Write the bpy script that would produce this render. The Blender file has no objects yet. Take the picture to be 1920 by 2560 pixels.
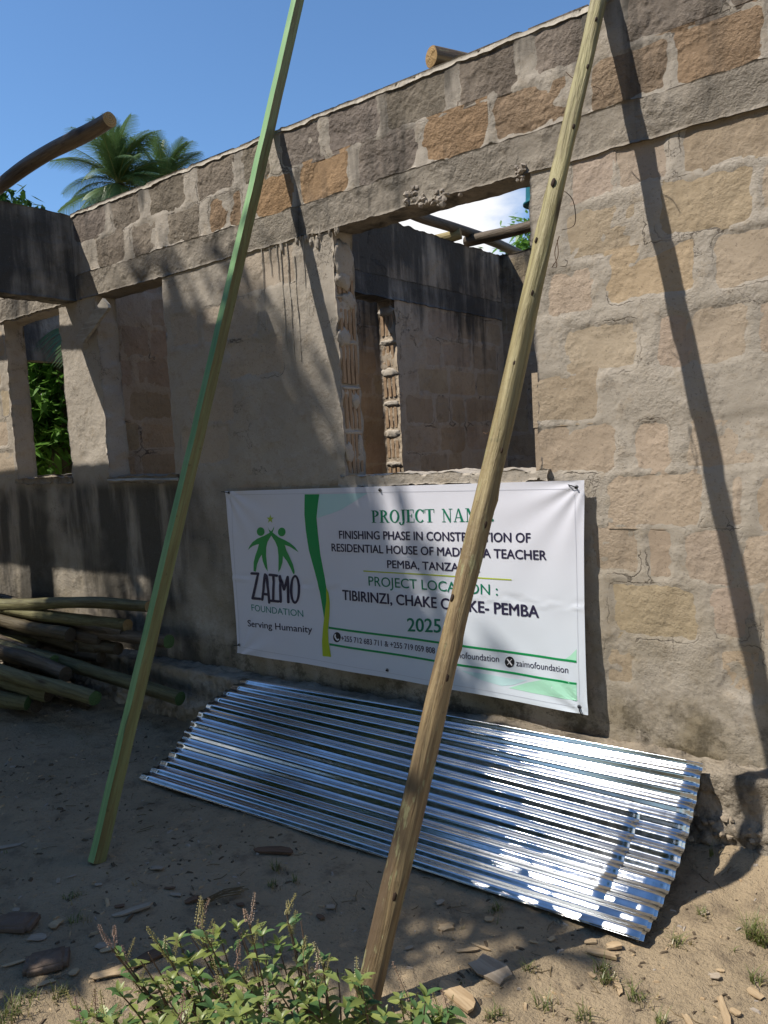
import bpy, bmesh, math, random
import numpy as np
from mathutils import Vector, Matrix, noise as mnoise
from mathutils.geometry import tessellate_polygon
random.seed(7)
scene = bpy.context.scene
COL = scene.collection
R_ = math.radians

# ------------------------------------------------------------------ camera
FPX, YAW, PIT, ROL = 1980.0, R_(37.6), R_(4.6), R_(3.2)
CAM = np.array([0.0, -2.95, 1.48])
f_ = np.array([-math.sin(YAW)*math.cos(PIT), math.cos(YAW)*math.cos(PIT), -math.sin(PIT)])
r0 = np.cross(f_, [0, 0, 1]); r0 /= np.linalg.norm(r0)
u0 = np.cross(r0, f_)
r_ = r0*math.cos(ROL) - u0*math.sin(ROL)
u_ = r0*math.sin(ROL) + u0*math.cos(ROL)
cam_d = bpy.data.cameras.new('camera')
cam = bpy.data.objects.new('camera', cam_d); COL.objects.link(cam)
M = Matrix(((r_[0], u_[0], -f_[0], CAM[0]), (r_[1], u_[1], -f_[1], CAM[1]), (r_[2], u_[2], -f_[2], CAM[2]), (0, 0, 0, 1)))
cam.matrix_world = M
cam_d.sensor_fit = 'VERTICAL'; cam_d.sensor_height = 36.0; cam_d.lens = 36.0*FPX/2560.0
cam_d.clip_start = 0.05; cam_d.clip_end = 2000
scene.camera = cam

# ------------------------------------------------------------------ world, sun, exposure
SUN = Vector((0.384, 0.430, -0.817)).normalized()          # direction the light travels
world = bpy.data.worlds.new('World'); scene.world = world; world.use_nodes = True
wt = world.node_tree; wn = wt.nodes; wl = wt.links
for n in list(wn): wn.remove(n)
wo = wn.new('ShaderNodeOutputWorld'); bg = wn.new('ShaderNodeBackground'); bg.inputs[1].default_value = 0.128
sky = wn.new('ShaderNodeTexSky'); sky.sky_type = 'NISHITA'; sky.sun_disc = False
sky.sun_elevation = math.asin(-SUN.z); sky.sun_rotation = math.atan2(-SUN.x, -SUN.y)
sky.altitude = 400; sky.air_density = 1.0; sky.dust_density = 0.05; sky.ozone_density = 3.5
tc = wn.new('ShaderNodeTexCoord')
sep = wn.new('ShaderNodeSeparateXYZ'); wl.new(tc.outputs['Generated'], sep.inputs[0])
mp = wn.new('ShaderNodeMapping'); mp.inputs['Scale'].default_value = (1, 1, 2.2); mp.inputs['Location'].default_value = (1.2, 7.3, 2.1)
wl.new(tc.outputs['Generated'], mp.inputs[0])
cn = wn.new('ShaderNodeTexNoise'); cn.inputs['Scale'].default_value = 2.7; cn.inputs['Detail'].default_value = 8; cn.inputs['Roughness'].default_value = .55
wl.new(mp.outputs[0], cn.inputs[0])
hz = wn.new('ShaderNodeMapRange'); hz.inputs[1].default_value = .28; hz.inputs[2].default_value = .40; hz.inputs[3].default_value = .08; hz.inputs[4].default_value = -.27
wl.new(sep.outputs[2], hz.inputs[0])
ad = wn.new('ShaderNodeMath'); ad.operation = 'ADD'; wl.new(cn.outputs[0], ad.inputs[0]); wl.new(hz.outputs[0], ad.inputs[1])
cr = wn.new('ShaderNodeMapRange'); cr.interpolation_type = 'SMOOTHSTEP'; cr.inputs[1].default_value = .47; cr.inputs[2].default_value = .66
wl.new(ad.outputs[0], cr.inputs[0])
mx = wn.new('ShaderNodeMix'); mx.data_type = 'RGBA'
wl.new(cr.outputs[0], mx.inputs[0]); tm = wn.new('ShaderNodeMix'); tm.data_type = 'RGBA'; tm.blend_type = 'MULTIPLY'; tm.inputs[0].default_value = 1; wl.new(sky.outputs[0], tm.inputs[6]); tm.inputs[7].default_value = (.66, .80, .88, 1); wl.new(tm.outputs[2], mx.inputs[6]); mx.inputs[7].default_value = (5.6, 5.6, 5.7, 1)
wl.new(mx.outputs[2], bg.inputs[0]); wl.new(bg.outputs[0], wo.inputs[0])
sun_d = bpy.data.lights.new('sun', 'SUN'); sun_d.energy = 3.9; sun_d.angle = R_(0.55); sun_d.color = (1.0, .93, .82)
sun = bpy.data.objects.new('sun', sun_d); COL.objects.link(sun); sun.location = (-6, -6, 12)
sun.rotation_euler = SUN.to_track_quat('-Z', 'Y').to_euler()
scene.view_settings.view_transform = 'Standard'; scene.view_settings.look = 'None'
scene.view_settings.exposure = 0.60; scene.view_settings.gamma = 1.0
scene.render.engine = 'CYCLES'
scene.cycles.caustics_reflective = False; scene.cycles.caustics_refractive = False

# ------------------------------------------------------------------ helpers
def ray(px, py): return f_ + r_*(px-960)/FPX - u_*(py-1280)/FPX
def W(px, py, y=0.0): d = ray(px, py); return CAM + d*(y-CAM[1])/d[1]     # on a plane parallel to the front wall
def G(px, py, z=0.0): d = ray(px, py); return CAM + d*(z-CAM[2])/d[2]     # on a level plane
def XP(px, py, x=0.0): d = ray(px, py); return CAM + d*(x-CAM[0])/d[0]
def _h(ix, iy, iz, s):
    n = (ix*374761393 + iy*668265263 + iz*2147483647 + s*1274126177) & 0xffffffff
    n = ((n ^ (n >> 13)) * 1274126177) & 0xffffffff
    n = (n ^ (n >> 16)) & 0xffffffff
    return n.astype(np.float64)/2147483648.0 - 1.0
def vn(P, f, s=0):
    Q = np.asarray(P, float)*f + 1000.0
    i = np.floor(Q).astype(np.int64); t = Q-i; t = t*t*(3-2*t)
    o = 0
    for a in (0, 1):
        for b in (0, 1):
            for c in (0, 1):
                w = (t[:, 0] if a else 1-t[:, 0])*(t[:, 1] if b else 1-t[:, 1])*(t[:, 2] if c else 1-t[:, 2])
                o = o + w*_h(i[:, 0]+a, i[:, 1]+b, i[:, 2]+c, s)
    return o
def fbm(P, f, s=0, o=3):
    r = 0; a = 1
    for k in range(o): r = r + a*vn(P, f*2.03**k, s+k*17); a *= .5
    return r
def smooth(me, v=True): me.polygons.foreach_set('use_smooth', [v]*len(me.polygons))
def mesh(name, verts, faces, mat=None, sm=False, origin=(0, 0, 0), uvs=None):
    me = bpy.data.meshes.new(name)
    v = np.asarray(verts, float) - np.asarray(origin, float)
    me.from_pydata(v.tolist(), [], faces if isinstance(faces, list) else faces.tolist())
    if mat is not None: me.materials.append(mat)
    if sm: smooth(me)
    me.update()
    return me
def obj(name, me, parent=None, loc=(0, 0, 0)):
    o = bpy.data.objects.new(name, me); COL.objects.link(o); o.location = loc
    if parent is not None: o.parent = parent
    return o
def mk(name, verts, faces, mat, parent=None, sm=False, origin=(0, 0, 0)):
    return obj(name, mesh(name, verts, faces, mat, sm, origin), parent, origin)
def tag(o, label=None, cat=None, group=None, kind=None):
    if label: o['label'] = label
    if cat: o['category'] = cat
    if group: o['group'] = group
    if kind: o['kind'] = kind
    return o
def thing(name, label, cat, loc=(0, 0, 0), group=None):
    o = bpy.data.objects.new(name, None); COL.objects.link(o); o.location = loc; o.empty_display_size = .1
    return tag(o, label, cat, group)
def mkp(name, verts, faces, mat, parent, sm=False):
    """part whose verts are in world space, parented to an unrotated Empty"""
    return mk_child(name, mesh(name, verts, faces, mat, sm, parent.location), parent)
def mk_child(name, me, parent): return obj(name, me, parent)
def box(x0, x1, y0, y1, z0, z1):
    v = [(x, y, z) for x in (x0, x1) for y in (y0, y1) for z in (z0, z1)]
    f = [(0, 1, 3, 2), (4, 6, 7, 5), (0, 4, 5, 1), (2, 3, 7, 6), (0, 2, 6, 4), (1, 5, 7, 3)]
    return v, f
def frame(d):
    d = Vector(d).normalized(); a = Vector((0, 0, 1)) if abs(d.z) < .9 else Vector((1, 0, 0))
    x = a.cross(d).normalized(); return x, d.cross(x), d
def tube(pts, rad, n=12, cap=True, bump=0.0, seed=0, bend=None):
    pts = [Vector(p) for p in pts]; V = []; F = []
    if not hasattr(rad, '__len__'): rad = [rad]*len(pts)
    px, py_, _ = frame(pts[-1]-pts[0])
    for i, p in enumerate(pts):
        for k in range(n):
            a = 2*math.pi*k/n; rr = rad[i]
            if bump: rr *= 1+bump*mnoise.noise(Vector((math.cos(a)*1.3+seed*7.1, math.sin(a)*1.3, i*.35)))
            V.append(p+px*math.cos(a)*rr+py_*math.sin(a)*rr)
    for i in range(len(pts)-1):
        for k in range(n):
            a = i*n+k; b = i*n+(k+1) % n; F.append((a, b, b+n, a+n))
    if cap:
        F.append(tuple(reversed(range(n)))); F.append(tuple(range((len(pts)-1)*n, len(pts)*n)))
    return [tuple(v) for v in V], F
class MB:
    def __init__(s): s.v = []; s.f = []
    def add(s, v, f): b = len(s.v); s.v += [tuple(x) for x in v]; s.f += [tuple(i+b for i in q) for q in f]; return s

# ------------------------------------------------------------------ materials
class NT:
    def __init__(s, name):
        s.m = bpy.data.materials.new(name); s.m.use_nodes = True; s.t = s.m.node_tree; s.n = s.t.nodes; s.l = s.t.links
        s.b = s.n['Principled BSDF']; s.b.inputs['Specular IOR Level'].default_value = .25; s.pos = None
    def node(s, t, **k):
        n = s.n.new('ShaderNode'+t)
        for a, b in k.items(): setattr(n, a, b)
        return n
    def set(s, sock, v):
        if hasattr(v, 'is_output') or isinstance(v, bpy.types.NodeSocket): s.l.new(v, sock)
        else: sock.default_value = (v+(1,)) if isinstance(v, tuple) and len(v) == 3 and sock.type == 'RGBA' else v
    def P(s):
        if s.pos is None: s.pos = s.node('NewGeometry').outputs['Position']
        return s.pos
    def O(s): return s.node('TexCoord').outputs['Object']
    def map(s, v, scale=(1, 1, 1), loc=(0, 0, 0)):
        n = s.node('Mapping'); s.l.new(v, n.inputs[0]); n.inputs['Scale'].default_value = scale; n.inputs['Location'].default_value = loc; return n.outputs[0]
    def noise(s, sc, det=4, ro=.55, v=None, dist=0):
        n = s.node('TexNoise'); s.l.new(v if v is not None else s.P(), n.inputs['Vector']); n.inputs['Scale'].default_value = sc; n.inputs['Detail'].default_value = det; n.inputs['Roughness'].default_value = ro; n.inputs['Distortion'].default_value = dist; return n.outputs[0]
    def voro(s, sc, v=None, feat='F1', out='Distance'):
        n = s.node('TexVoronoi', feature=feat); s.l.new(v if v is not None else s.P(), n.inputs['Vector']); n.inputs['Scale'].default_value = sc; return n.outputs[out]
    def rng(s, v, a, b, c=0., d=1., sm=True):
        n = s.node('MapRange'); n.interpolation_type = 'SMOOTHSTEP' if sm else 'LINEAR'; s.l.new(v, n.inputs[0])
        for i, x in enumerate((a, b, c, d)): n.inputs[i+1].default_value = x
        return n.outputs[0]
    def math(s, op, a, b=0.):
        n = s.node('Math', operation=op); s.set(n.inputs[0], a); s.set(n.inputs[1], b); return n.outputs[0]
    def mix(s, f, a, b, mode='MIX'):
        n = s.node('Mix', data_type='RGBA', blend_type=mode); s.set(n.inputs[0], f); s.set(n.inputs[6], a); s.set(n.inputs[7], b); return n.outputs[2]
    def bump(s, h, st=.5, d=.01, prev=None):
        n = s.node('Bump'); s.l.new(h, n.inputs['Height']); n.inputs['Strength'].default_value = st; n.inputs['Distance'].default_value = d
        if prev is not None: s.l.new(prev, n.inputs['Normal'])
        return n.outputs[0]
    def xyz(s, v): n = s.node('SeparateXYZ'); s.l.new(v, n.inputs[0]); return n.outputs
    def done(s, col=None, rough=.85, nrm=None, metal=None):
        if col is not None: s.set(s.b.inputs['Base Color'], col)
        s.set(s.b.inputs['Roughness'], rough)
        if nrm is not None: s.l.new(nrm, s.b.inputs['Normal'])
        if metal is not None: s.set(s.b.inputs['Metallic'], metal)
        return s.m

def masonry(name, a, b, c, mold=0.0, mold_col=(.018, .018, .017), rough_bump=1.0, zfade=None, use_obj=False, algae=0.0, streak=True, cracks=False, grime=False):
    """rough cement: three tones, pits, streaky mould; zfade=(z0,z1) mould grows between heights"""
    t = NT(name); P = t.P()
    n1 = t.noise(2.3, 5, .6); n2 = t.noise(14, 6, .65); n3 = t.noise(120, 3, .7)
    col = t.mix(t.rng(n1, .38, .62), a, b)
    col = t.mix(t.rng(n2, .5, .72, 0, .75), col, c)
    if use_obj:
        oi = t.node('ObjectInfo').outputs['Color']
        col = t.mix(1.0, col, oi, 'MULTIPLY')
    if algae:
        z = t.xyz(P)[2]
        k = t.math('MULTIPLY', t.rng(z, .15, 1.45, 1.0, 0.0), t.rng(t.noise(3.1, 5, .6), .3, .65))
        col = t.mix(t.math('MULTIPLY', k, algae), col, (.16, .125, .062))
        k2 = t.math('MULTIPLY', t.rng(z, .3, .62, 1.0, 0.0), t.rng(t.noise(6.5, 6, .75), .46, .6))
        col = t.mix(t.math('MULTIPLY', k2, .7), col, (.055, .045, .028))
    if mold > 0:
        sv = t.map(P, (7, 7, .9))
        st = t.noise(1.0, 6, .62, sv) if streak else t.noise(2.5, 6, .6)
        big = t.noise(1.1, 4, .55, t.map(P, (1, 1, 1.3), (4, 2, 1)))
        z = t.xyz(P)[2]
        h = t.math('ADD', t.math('MULTIPLY', st, .8), t.math('MULTIPLY', big, .7))
        if zfade:
            h = t.math('ADD', h, t.rng(z, zfade[0], zfade[1], -.22, .2, False))
        k = t.rng(h, .78-.35*mold, 1.02-.35*mold)
        col = t.mix(t.math('MULTIPLY', k, .93), col, mold_col)
    if grime:                                           # black algae on the low walls round the porch
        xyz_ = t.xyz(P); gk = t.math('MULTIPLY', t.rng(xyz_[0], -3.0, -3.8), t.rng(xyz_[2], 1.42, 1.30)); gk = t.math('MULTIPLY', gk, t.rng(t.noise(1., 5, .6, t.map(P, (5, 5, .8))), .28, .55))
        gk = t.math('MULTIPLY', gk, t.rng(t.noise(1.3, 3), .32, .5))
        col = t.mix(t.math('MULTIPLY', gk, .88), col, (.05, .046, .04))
    col = t.mix(t.rng(n3, .58, .75, 0, .3), col, t.mix(.5, col, (.55, .5, .42)))
    col = t.mix(t.rng(n3, .42, .3, 0, .45), col, (.05, .045, .04))
    pits = t.rng(t.voro(38), .0, .09); pk = t.math('MULTIPLY', t.math('SUBTRACT', 1., pits), t.rng(t.noise(5, 2), .5, .6))
    col = t.mix(t.math('MULTIPLY', pk, .6), col, (.03, .026, .022))
    h = t.math('ADD', t.math('MULTIPLY', n2, 1.2), t.math('MULTIPLY', n3, .35))
    h = t.math('ADD', h, t.math('MULTIPLY', t.noise(45, 5, .7), .7)); h = t.math('MULTIPLY', h, t.rng(t.noise(3.7, 4, .6), .38, .62, .35, 1.25)); h = t.math('SUBTRACT', h, pk)
    if cracks:                                          # hairline gaps where mortar meets block
        at = t.node('Attribute'); at.attribute_name = 'joint'; sd = at.outputs['Fac']
        wob = t.math('MULTIPLY', t.math('SUBTRACT', t.noise(26, 4, .7), .5), .03)
        dd = t.math('ABSOLUTE', t.math('ADD', t.math('SUBTRACT', sd, .010), wob))
        ck = t.math('MULTIPLY', t.rng(dd, .0028, .0008), t.rng(t.noise(3.3, 3), .52, .62))
        v2 = t.voro(2.6, t.map(P, (1, 1, 1.5)), 'DISTANCE_TO_EDGE')
        vd = t.math('ABSOLUTE', t.math('ADD', v2, t.math('MULTIPLY', t.math('SUBTRACT', t.noise(9, 5, .7), .5), .5)))
        c2 = t.math('MULTIPLY', t.rng(vd, .006, .001), t.rng(t.noise(1.7, 2), .5, .58))
        ck = t.math('MAXIMUM', ck, c2)
        col = t.mix(t.math('MULTIPLY', ck, .7), col, (.07, .057, .045)); h = t.math('SUBTRACT', h, t.math('MULTIPLY', ck, 1.5))
    return t.done(col, .92, t.bump(h, .75*rough_bump, .010))

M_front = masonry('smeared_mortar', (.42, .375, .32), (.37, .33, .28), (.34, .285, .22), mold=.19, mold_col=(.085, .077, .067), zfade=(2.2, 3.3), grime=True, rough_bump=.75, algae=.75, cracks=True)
M_block = masonry('sand_block', (.42, .342, .258), (.385, .31, .23), (.345, .275, .20), use_obj=True, rough_bump=.75, algae=.55)
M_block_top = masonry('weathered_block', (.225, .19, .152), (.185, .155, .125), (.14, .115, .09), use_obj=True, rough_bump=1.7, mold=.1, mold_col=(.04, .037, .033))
M_beam = masonry('cast_concrete', (.30, .265, .22), (.25, .22, .182), (.20, .17, .135), mold=.12, mold_col=(.04, .038, .035), rough_bump=1.7)
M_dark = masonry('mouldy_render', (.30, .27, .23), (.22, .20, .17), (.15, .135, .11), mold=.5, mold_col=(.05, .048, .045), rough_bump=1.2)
M_inner = masonry('inner_render', (.44, .365, .28), (.38, .315, .24), (.32, .25, .175), cracks=True, mold=.12, mold_col=(.05, .047, .042), zfade=(1.2, 3.1), rough_bump=1.2)
M_iblock = masonry('inner_block', (.40, .315, .22), (.33, .255, .175), (.27, .205, .135), mold=.12, mold_col=(.05, .047, .042), zfade=(1.2, 3.1), use_obj=True, rough_bump=1.3)
M_crest = masonry('pale_mortar_sun_rim', (.46, .42, .36), (.40, .36, .30), (.32, .27, .21), rough_bump=1.2)  # mortar of the drips; on the wall head its paleness imitates sunlight
M_clay = masonry('block_end', (.36, .25, .16), (.33, .225, .14), (.27, .18, .11), rough_bump=.6)
M_plinth = masonry('rough_footing', (.36, .31, .245), (.28, .235, .18), (.16, .13, .095), rough_bump=2.4, mold=.12, mold_col=(.045, .04, .033))
def stone_mat():
    t = NT('pale_aggregate'); n = t.noise(30, 4); return t.done(t.mix(n, (.42, .38, .33), (.24, .2, .165)), .9, t.bump(t.noise(80), .6, .004))
M_stone = stone_mat()
M_rub = masonry('rubble_stone', (.30, .25, .19), (.24, .195, .145), (.17, .135, .10), rough_bump=1.2)

def ground_mat():
    t = NT('packed_earth'); n1 = t.noise(1.3, 6, .6); n2 = t.noise(9, 6, .65); n3 = t.noise(70, 4, .7); n4 = t.noise(260, 2, .6)
    c = t.mix(t.rng(n1, .35, .65), (.385, .30, .198), (.305, .238, .155))
    c = t.mix(t.rng(n2, .5, .7, 0, .7), c, (.165, .128, .088))
    c = t.mix(t.rng(n3, .58, .72, 0, .5), c, (.33, .27, .19))
    c = t.mix(t.rng(n3, .42, .3, 0, .6), c, (.06, .048, .035))
    sv = t.rng(t.voro(60), .0, .13); m = t.math('MULTIPLY', t.math('SUBTRACT', 1., sv), t.rng(t.noise(3, 3), .5, .62))
    c = t.mix(m, c, (.06, .045, .032))
    sp = t.math('MULTIPLY', t.math('SUBTRACT', 1., t.rng(t.voro(85, t.map(t.P(), (1, 1, 1), (3, 5, 1))), .0, .11)), t.rng(t.noise(2.2, 3), .48, .6))
    c = t.mix(sp, c, (.42, .36, .26))
    z = t.xyz(t.P()); far = t.rng(t.math('ABSOLUTE', z[1]), 6, 14)
    c = t.mix(t.math('MULTIPLY', far, .8), c, (.05, .075, .025))
    h = t.math('ADD', t.math('MULTIPLY', n2, 1.4), t.math('ADD', t.math('MULTIPLY', n3, .6), t.math('MULTIPLY', n4, .2)))
    h = t.math('ADD', h, t.math('MULTIPLY', m, .5))
    return t.done(c, .95, t.bump(h, 1.0, .02))
M_ground = ground_mat()

def bark(name, a, b, c, sc=1.0, spec=.2, knots=True, fade=False):
    """pole: grain runs along the object's local Z"""
    t = NT(name); O = t.O()
    g = t.noise(1.0, 6, .62, t.map(O, (60*sc, 60*sc, 4.0)), .9); g2 = t.noise(1.0, 4, .6, t.map(O, (16, 16, 1.1))); n = t.noise(30, 4, .6, O)
    col = t.mix(t.rng(g, .36, .64), a, b); col = t.mix(t.rng(g2, .45, .68, 0, .8), col, c)
    col = t.mix(t.rng(n, .62, .75, 0, .5), col, tuple(x*.35 for x in c))
    if fade:                                            # greener, paler wood towards the top; scuffed brown at the foot
        zz = t.xyz(O)[2]; col = t.mix(t.rng(zz, .9, 2.6, 0, .75), col, t.mix(t.rng(g, .36, .64), (.36, .33, .15), (.22, .19, .075)))
        col = t.mix(t.math('MULTIPLY', t.rng(zz, .9, .2), t.rng(g2, .35, .6)), col, (.10, .068, .04))
        lich = t.math('MULTIPLY', t.rng(t.noise(1., 5, .7, t.map(O, (40, 40, 9))), .58, .64), t.rng(zz, 2.2, 1.2)); col = t.mix(t.math('MULTIPLY', lich, .55), col, (.30, .31, .16))
    if knots:
        k = t.math('SUBTRACT', 1., t.rng(t.voro(1.0, t.map(O, (10, 10, 2.9))), .07, .22))
        col = t.mix(t.math('MULTIPLY', k, .85), col, (.03, .016, .008))
    h = t.math('ADD', g, t.math('MULTIPLY', n, .3))
    t.b.inputs['Specular IOR Level'].default_value = spec
    return t.done(col, .55, t.bump(h, .9, .009))
M_pole = bark('peeled_pole', (.26, .19, .095), (.15, .10, .048), (.065, .04, .02), spec=.4, fade=True)
M_green = None
M_log = bark('dark_log', (.105, .085, .05), (.065, .05, .03), (.03, .022, .014))
M_logg = bark('green_brown_log', (.17, .16, .08), (.10, .09, .045), (.05, .038, .02))
M_logp = bark('pale_log', (.40, .33, .16), (.30, .235, .11), (.15, .11, .05))
M_logd = bark('weathered_log', (.15, .115, .08), (.09, .07, .05), (.035, .027, .02))
M_logw = bark('grey_brown_log', (.24, .19, .14), (.17, .13, .10), (.08, .06, .045))
def endgrain(name, a, b):
    t = NT(name); O = t.O(); w = t.node('TexWave', wave_type='RINGS', rings_direction='SPHERICAL'); t.l.new(O, w.inputs[0]); w.inputs['Scale'].default_value = 35; w.inputs['Distortion'].default_value = 3
    return t.done(t.mix(w.outputs[1], a, b), .85, t.bump(t.noise(120, 3, .6, O), .5, .003))
M_end = endgrain('log_end', (.38, .26, .12), (.26, .16, .07)); M_endg = endgrain('log_end_green', (.10, .17, .06), (.07, .11, .04)); M_endd = endgrain('log_end_dark', (.10, .075, .05), (.06, .045, .03))
def wood(name, a, b, rough=.75, sc=1):
    t = NT(name); O = t.O(); g = t.noise(1., 6, .6, t.map(O, (4*sc, 60*sc, 60*sc)), .5); n = t.noise(9, 4, .6, O)
    c = t.mix(t.rng(g, .35, .65), a, b); c = t.mix(t.rng(n, .5, .75, 0, .4), c, tuple(x*.45 for x in b))
    return t.done(c, rough, t.bump(g, .5, .004))
M_chip = wood('fresh_wood_chip', (.46, .35, .22), (.34, .24, .14)); M_chip2 = wood('grey_wood_chip', (.37, .31, .24), (.27, .22, .165)); M_chip3 = wood('brown_bark_chip', (.16, .095, .06), (.10, .06, .038)); M_board = wood('pale_board', (.46, .43, .38), (.33, .30, .26))

def simple(name, col, rough=.6, metal=0., spec=.3, bump=None):
    t = NT(name); t.b.inputs['Specular IOR Level'].default_value = spec
    return t.done(col, rough, None if bump is None else t.bump(t.noise(bump[0], 4), bump[1], .004), metal)

# ------------------------------------------------------------------ ground
def axis(c0, c1, st, lo, hi):
    a = list(np.arange(c0, c1, st)); s = st; x = a[-1]
    while x < hi: s *= 1.35; x += s; a.append(min(x, hi))
    s = st; x = a[0]; b = []
    while x > lo: s *= 1.35; x -= s; b.append(max(x, lo))
    return np.array(b[::-1]+a)
gx = axis(-4.9, .35, .016, -600, 600); gy = axis(-2.5, .02, .016, -600, 600)
GX, GY = np.meshgrid(gx, gy); n_ = GX.size
P = np.stack([GX.ravel(), GY.ravel(), np.zeros(n_)], 1)
def gz(P):
    near = np.clip(1.6-np.abs(P[:, 0]+2)/6, 0, 1)*np.clip(1.5-np.abs(P[:, 1]+1)/4, 0, 1)
    z = (.010*fbm(P, 1.7, 5, 3)+.004*fbm(P, 14, 9, 3)+.0022*np.maximum(fbm(P, 48, 3, 2)-.25, 0)*3)*near - .012
    # spoil heaped against the footing
    z = z + .045*np.exp(-((P[:, 1]+.14)/.10)**2)*(.6+.6*fbm(P, 5, 8, 3))*np.clip((P[:, 0]+1.2)*3, 0, 1)
    return z - .5*np.clip((P[:, 0]+P[:, 1]*0)*0, 0, 1)
P[:, 2] = gz(P)
nx, ny = len(gx), len(gy)
idx = np.arange(n_).reshape(ny, nx)
F = np.stack([idx[:-1, :-1], idx[:-1, 1:], idx[1:, 1:], idx[1:, :-1]], -1).reshape(-1, 4)
def npmesh(name, V, F, mat, sm=True):
    me = bpy.data.meshes.new(name); me.vertices.add(len(V)); me.vertices.foreach_set('co', np.asarray(V, np.float32).ravel())
    F = np.asarray(F, np.int32); me.loops.add(F.size); me.loops.foreach_set('vertex_index', F.ravel())
    me.polygons.add(len(F)); me.polygons.foreach_set('loop_start', np.arange(0, F.size, F.shape[1], dtype=np.int32))
    me.polygons.foreach_set('loop_total', np.full(len(F), F.shape[1], np.int32))
    if mat: me.materials.append(mat)
    me.update(calc_edges=True); me.validate()
    if sm: smooth(me)
    return me
ground = obj('ground', npmesh('ground', P, F, M_ground)); tag(ground, kind='structure')
def gh(x, y): return float(gz(np.array([[x, y, 0.]]))[0])

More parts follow.
